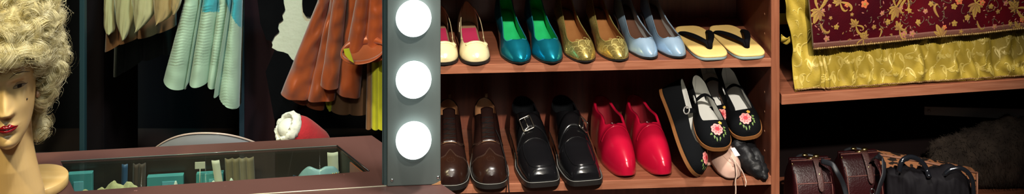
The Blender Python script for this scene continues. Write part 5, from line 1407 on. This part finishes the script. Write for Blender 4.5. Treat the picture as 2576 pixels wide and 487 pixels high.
bag(2036, 2.76, .108, .160, 'oxblood leather bag with brass clasp, next to the wooden partition', math.radians(6))
bag(2158, 2.81, .108, .155, 'oxblood leather bag with brass clasp, next to the leopard print bag', math.radians(8))
# black straps
m = MB(); m.tube(smooth([at(2066, 404, 2.715), at(2092, 412, 2.69), at(2108, 436, 2.675), at(2122, 465, 2.68), at(2132, 500, 2.675)], 30), .0065, n=8, flat=(Vector((0, -1, .3)), .0016)); o = m.build('shoulder_strap', 'black_strap'); tag(o, 'black strap hanging down between the two oxblood bags', 'strap')
m = MB(); m.tube(smooth([at(2196, 400, 2.76), at(2210, 392, 2.735), at(2222, 402, 2.715), at(2224, 432, 2.70), at(2214, 465, 2.69), at(2204, 500, 2.685)], 34), .0085, n=8, flat=(Vector((.6, -1, 0)), .0025)); o = m.build('belt', 'black_strap'); tag(o, 'curved black belt right of the second oxblood bag', 'belt')
M['steel'] = mat('steel', (.55, .56, .58), .2, metal=1)
m = MB(); q = at(2194, 480, 2.68); pth = [q+Vector((.006*math.cos(2*PI*i/16), -.002, .007*math.sin(2*PI*i/16))) for i in range(16)]; m.tube(pth, .0012, n=6, closed=True); m.build('ring', 'steel', o)
# leopard bag
M['leopard'] = leopard(); M['leopard_edge'] = mat('leopard_edge', (.34, .15, .09), .6)
lf = [at(2207, 386, 2.835), at(2320, 404, 2.835), at(2400, 420, 2.835), at(2458, 432, 2.835)]
lg = empty('leopard_bag', (lf[1].x, 2.835, ZBL), 0, 'leopard print bag with slanting top edge behind the black cloth bag', 'bag'); lo_ = Vector(lg.location)
m = MB(); pl = [p-lo_ for p in lf]; base = [Vector((pl[-1].x, 0, .0006)), Vector((pl[0].x, 0, .0006))]
m.prism(pl+base, (0, .03, 0)); o = m.build('body', 'leopard', lg); bv = o.modifiers.new('b', 'BEVEL'); bv.width = .006; bv.segments = 3
m = MB(); m.tube([p+Vector((0, -.001, -.001)) for p in pl], .0028, n=7); m.tube([pl[-1]+Vector((0, -.001, 0)), base[0]+Vector((0, -.001, .004))], .0022, n=6); m.build('edge_binding', 'leopard_edge', lg)
# black cloth bag in front
M['soft_cloth'] = mat('soft_black_cloth', (.008, .007, .009), .75, bump=(40, .7), spec=.15)
bb = empty('cloth_bag', at(2330, 300, 2.775)*1, 0, 'soft black cloth bag with glossy black ring handles', 'bag'); bb.location.z = ZBL+.0005; bo = Vector(bb.location)
topc = curve([(0, 432), (.2, 424), (.45, 430), (.62, 430), (.8, 420), (1, 452)])
m = MB(); rows = []
for i in range(61):
    u = i/60; tp = at(lerp(2236, 2440, u), topc(u), 2.765)-bo
    ring = []
    for j in range(28):
        a = 2*PI*j/28; k = math.sin(PI*min(.98, max(.02, u)))**.3; n_ = .006*noise.noise(Vector((u*9, math.cos(a)*1.5, math.sin(a)*1.5+2)))+.004*noise.noise(Vector((u*22, a*1.5, 7)))
        hz = tp.z/2; ring.append(Vector((tp.x, .042*k*math.cos(a)*abs(math.cos(a))**-.3 + n_*1.5 if abs(math.cos(a)) > 1e-3 else n_, hz+(hz+n_*(1 if math.sin(a) > 0 else 0))*abs(math.sin(a))**.5*(1 if math.sin(a) > 0 else -1))))
    rows.append(ring)
m.loft(rows); m.build('body', 'soft_cloth', bb)
M['gloss_black'] = mat('gloss_black', (.008, .009, .012), .12, coat=.6)
for pts, r_ in (([at(2262, 432, 2.74), at(2268, 406, 2.745), at(2290, 394, 2.75), at(2316, 404, 2.75), at(2332, 428, 2.745), at(2338, 445, 2.73)], .0062), ([at(2376, 438, 2.74), at(2392, 426, 2.74), at(2414, 422, 2.738), at(2436, 434, 2.735), at(2448, 462, 2.73), at(2450, 500, 2.725)], .0055)):
    m = MB(); m.tube([p-bo for p in smooth(pts, 30)], r_, n=12); m.build('ring_handle', 'gloss_black', bb)
# fur
M['fur'] = mat('dark_fur', (.042, .031, .024), .95, var=(22, (.016, .012, .010)), bump=(90, 1.0), spec=.1)
fu = empty('fur_coat', at(2480, 300, 2.945)*1, 0, 'bundled dark brown fur coat at the right end of the lower shelf', 'fur coat'); fu.location.z = ZBL+.001; fo = Vector(fu.location)
ft = curve([(2330, 470), (2345, 382), (2370, 362), (2440, 340), (2490, 318), (2530, 303), (2576, 298), (2650, 305), (2700, 420)])
m = MB(); rows = []
for i in range(91):
    px = lerp(2331, 2690, i/90); tp = at(px, ft(px), 2.95)-fo; ring = []
    for j in range(44):
        a = 2*PI*j/44; sn, cs = math.sin(a), math.cos(a); k = math.sin(PI*min(.985, max(.015, i/90)))**.4
        n_ = .010*noise.noise(Vector((i*.16, cs*2, sn*2)))+.005*noise.noise(Vector((i*.5, cs*6, sn*6)))
        ring.append(Vector((tp.x, .06*k*cs+n_+.02, max(0, tp.z/2+(tp.z/2+n_)*sn))))
    rows.append(ring)
m.loft(rows); m.build('fur_body', 'fur', fu)
hr = bpy.data.curves.new('fur_hair', 'CURVE'); hr.dimensions = '3D'; hr.bevel_depth = .00055; hr.bevel_resolution = 0
for k in range(5200):
    i = rnd.randrange(1, 89); j = rnd.randrange(0, 44); p = rows[i][j]
    if p.y > .07 or p.z < .02: continue
    q = rows[i][(j+1) % 44]; p = p.lerp(q, rnd.random()); d = (p-Vector((p.x, .02, p.z*.5))).normalized(); d = (d+Vector((rnd.gauss(0, .5), rnd.gauss(0, .3), rnd.gauss(-.4, .5)))).normalized(); g = rnd.uniform(.006, .013)
    sp = hr.splines.new('POLY'); sp.points.add(2)
    for t, pt in zip((0, 1, 2), sp.points): c = p+d*(g*t/2)+Vector((0, 0, -.0012*t*t)); pt.co = (c.x, c.y, c.z, 1); pt.radius = 1-.35*t
hr.materials.append(M['fur']); ho = bpy.data.objects.new('fur_hair', hr); COL.objects.link(ho); ho.parent = fu; ho['kind'] = 'stuff'
# grey rail at the back of the lower right bay
M['rail_grey'] = mat('rail_grey', (.42, .44, .40), .5)
a = at(2326, 279, 2.98); b = at(2600, 288, 3.06)
gr = empty('grey_rail', a, 0, 'dim grey metal rail fixed at the back of the lower right shelf', 'rail')
m = MB(); d = b-a; m.prism([(0, 0, .012), (d.x, d.y, d.z+.014), (d.x, d.y, d.z-.014), (0, 0, -.010)], (0, .004, 0)); m.build('rail_bar', 'rail_grey', gr)
m = MB(); m.lathe((.012, 0, .001), [(.0035, 0), (.0035, .001), (0, .0018)], Vector((0, -1, 0)), 12); m.build('screw', 'steel', gr)
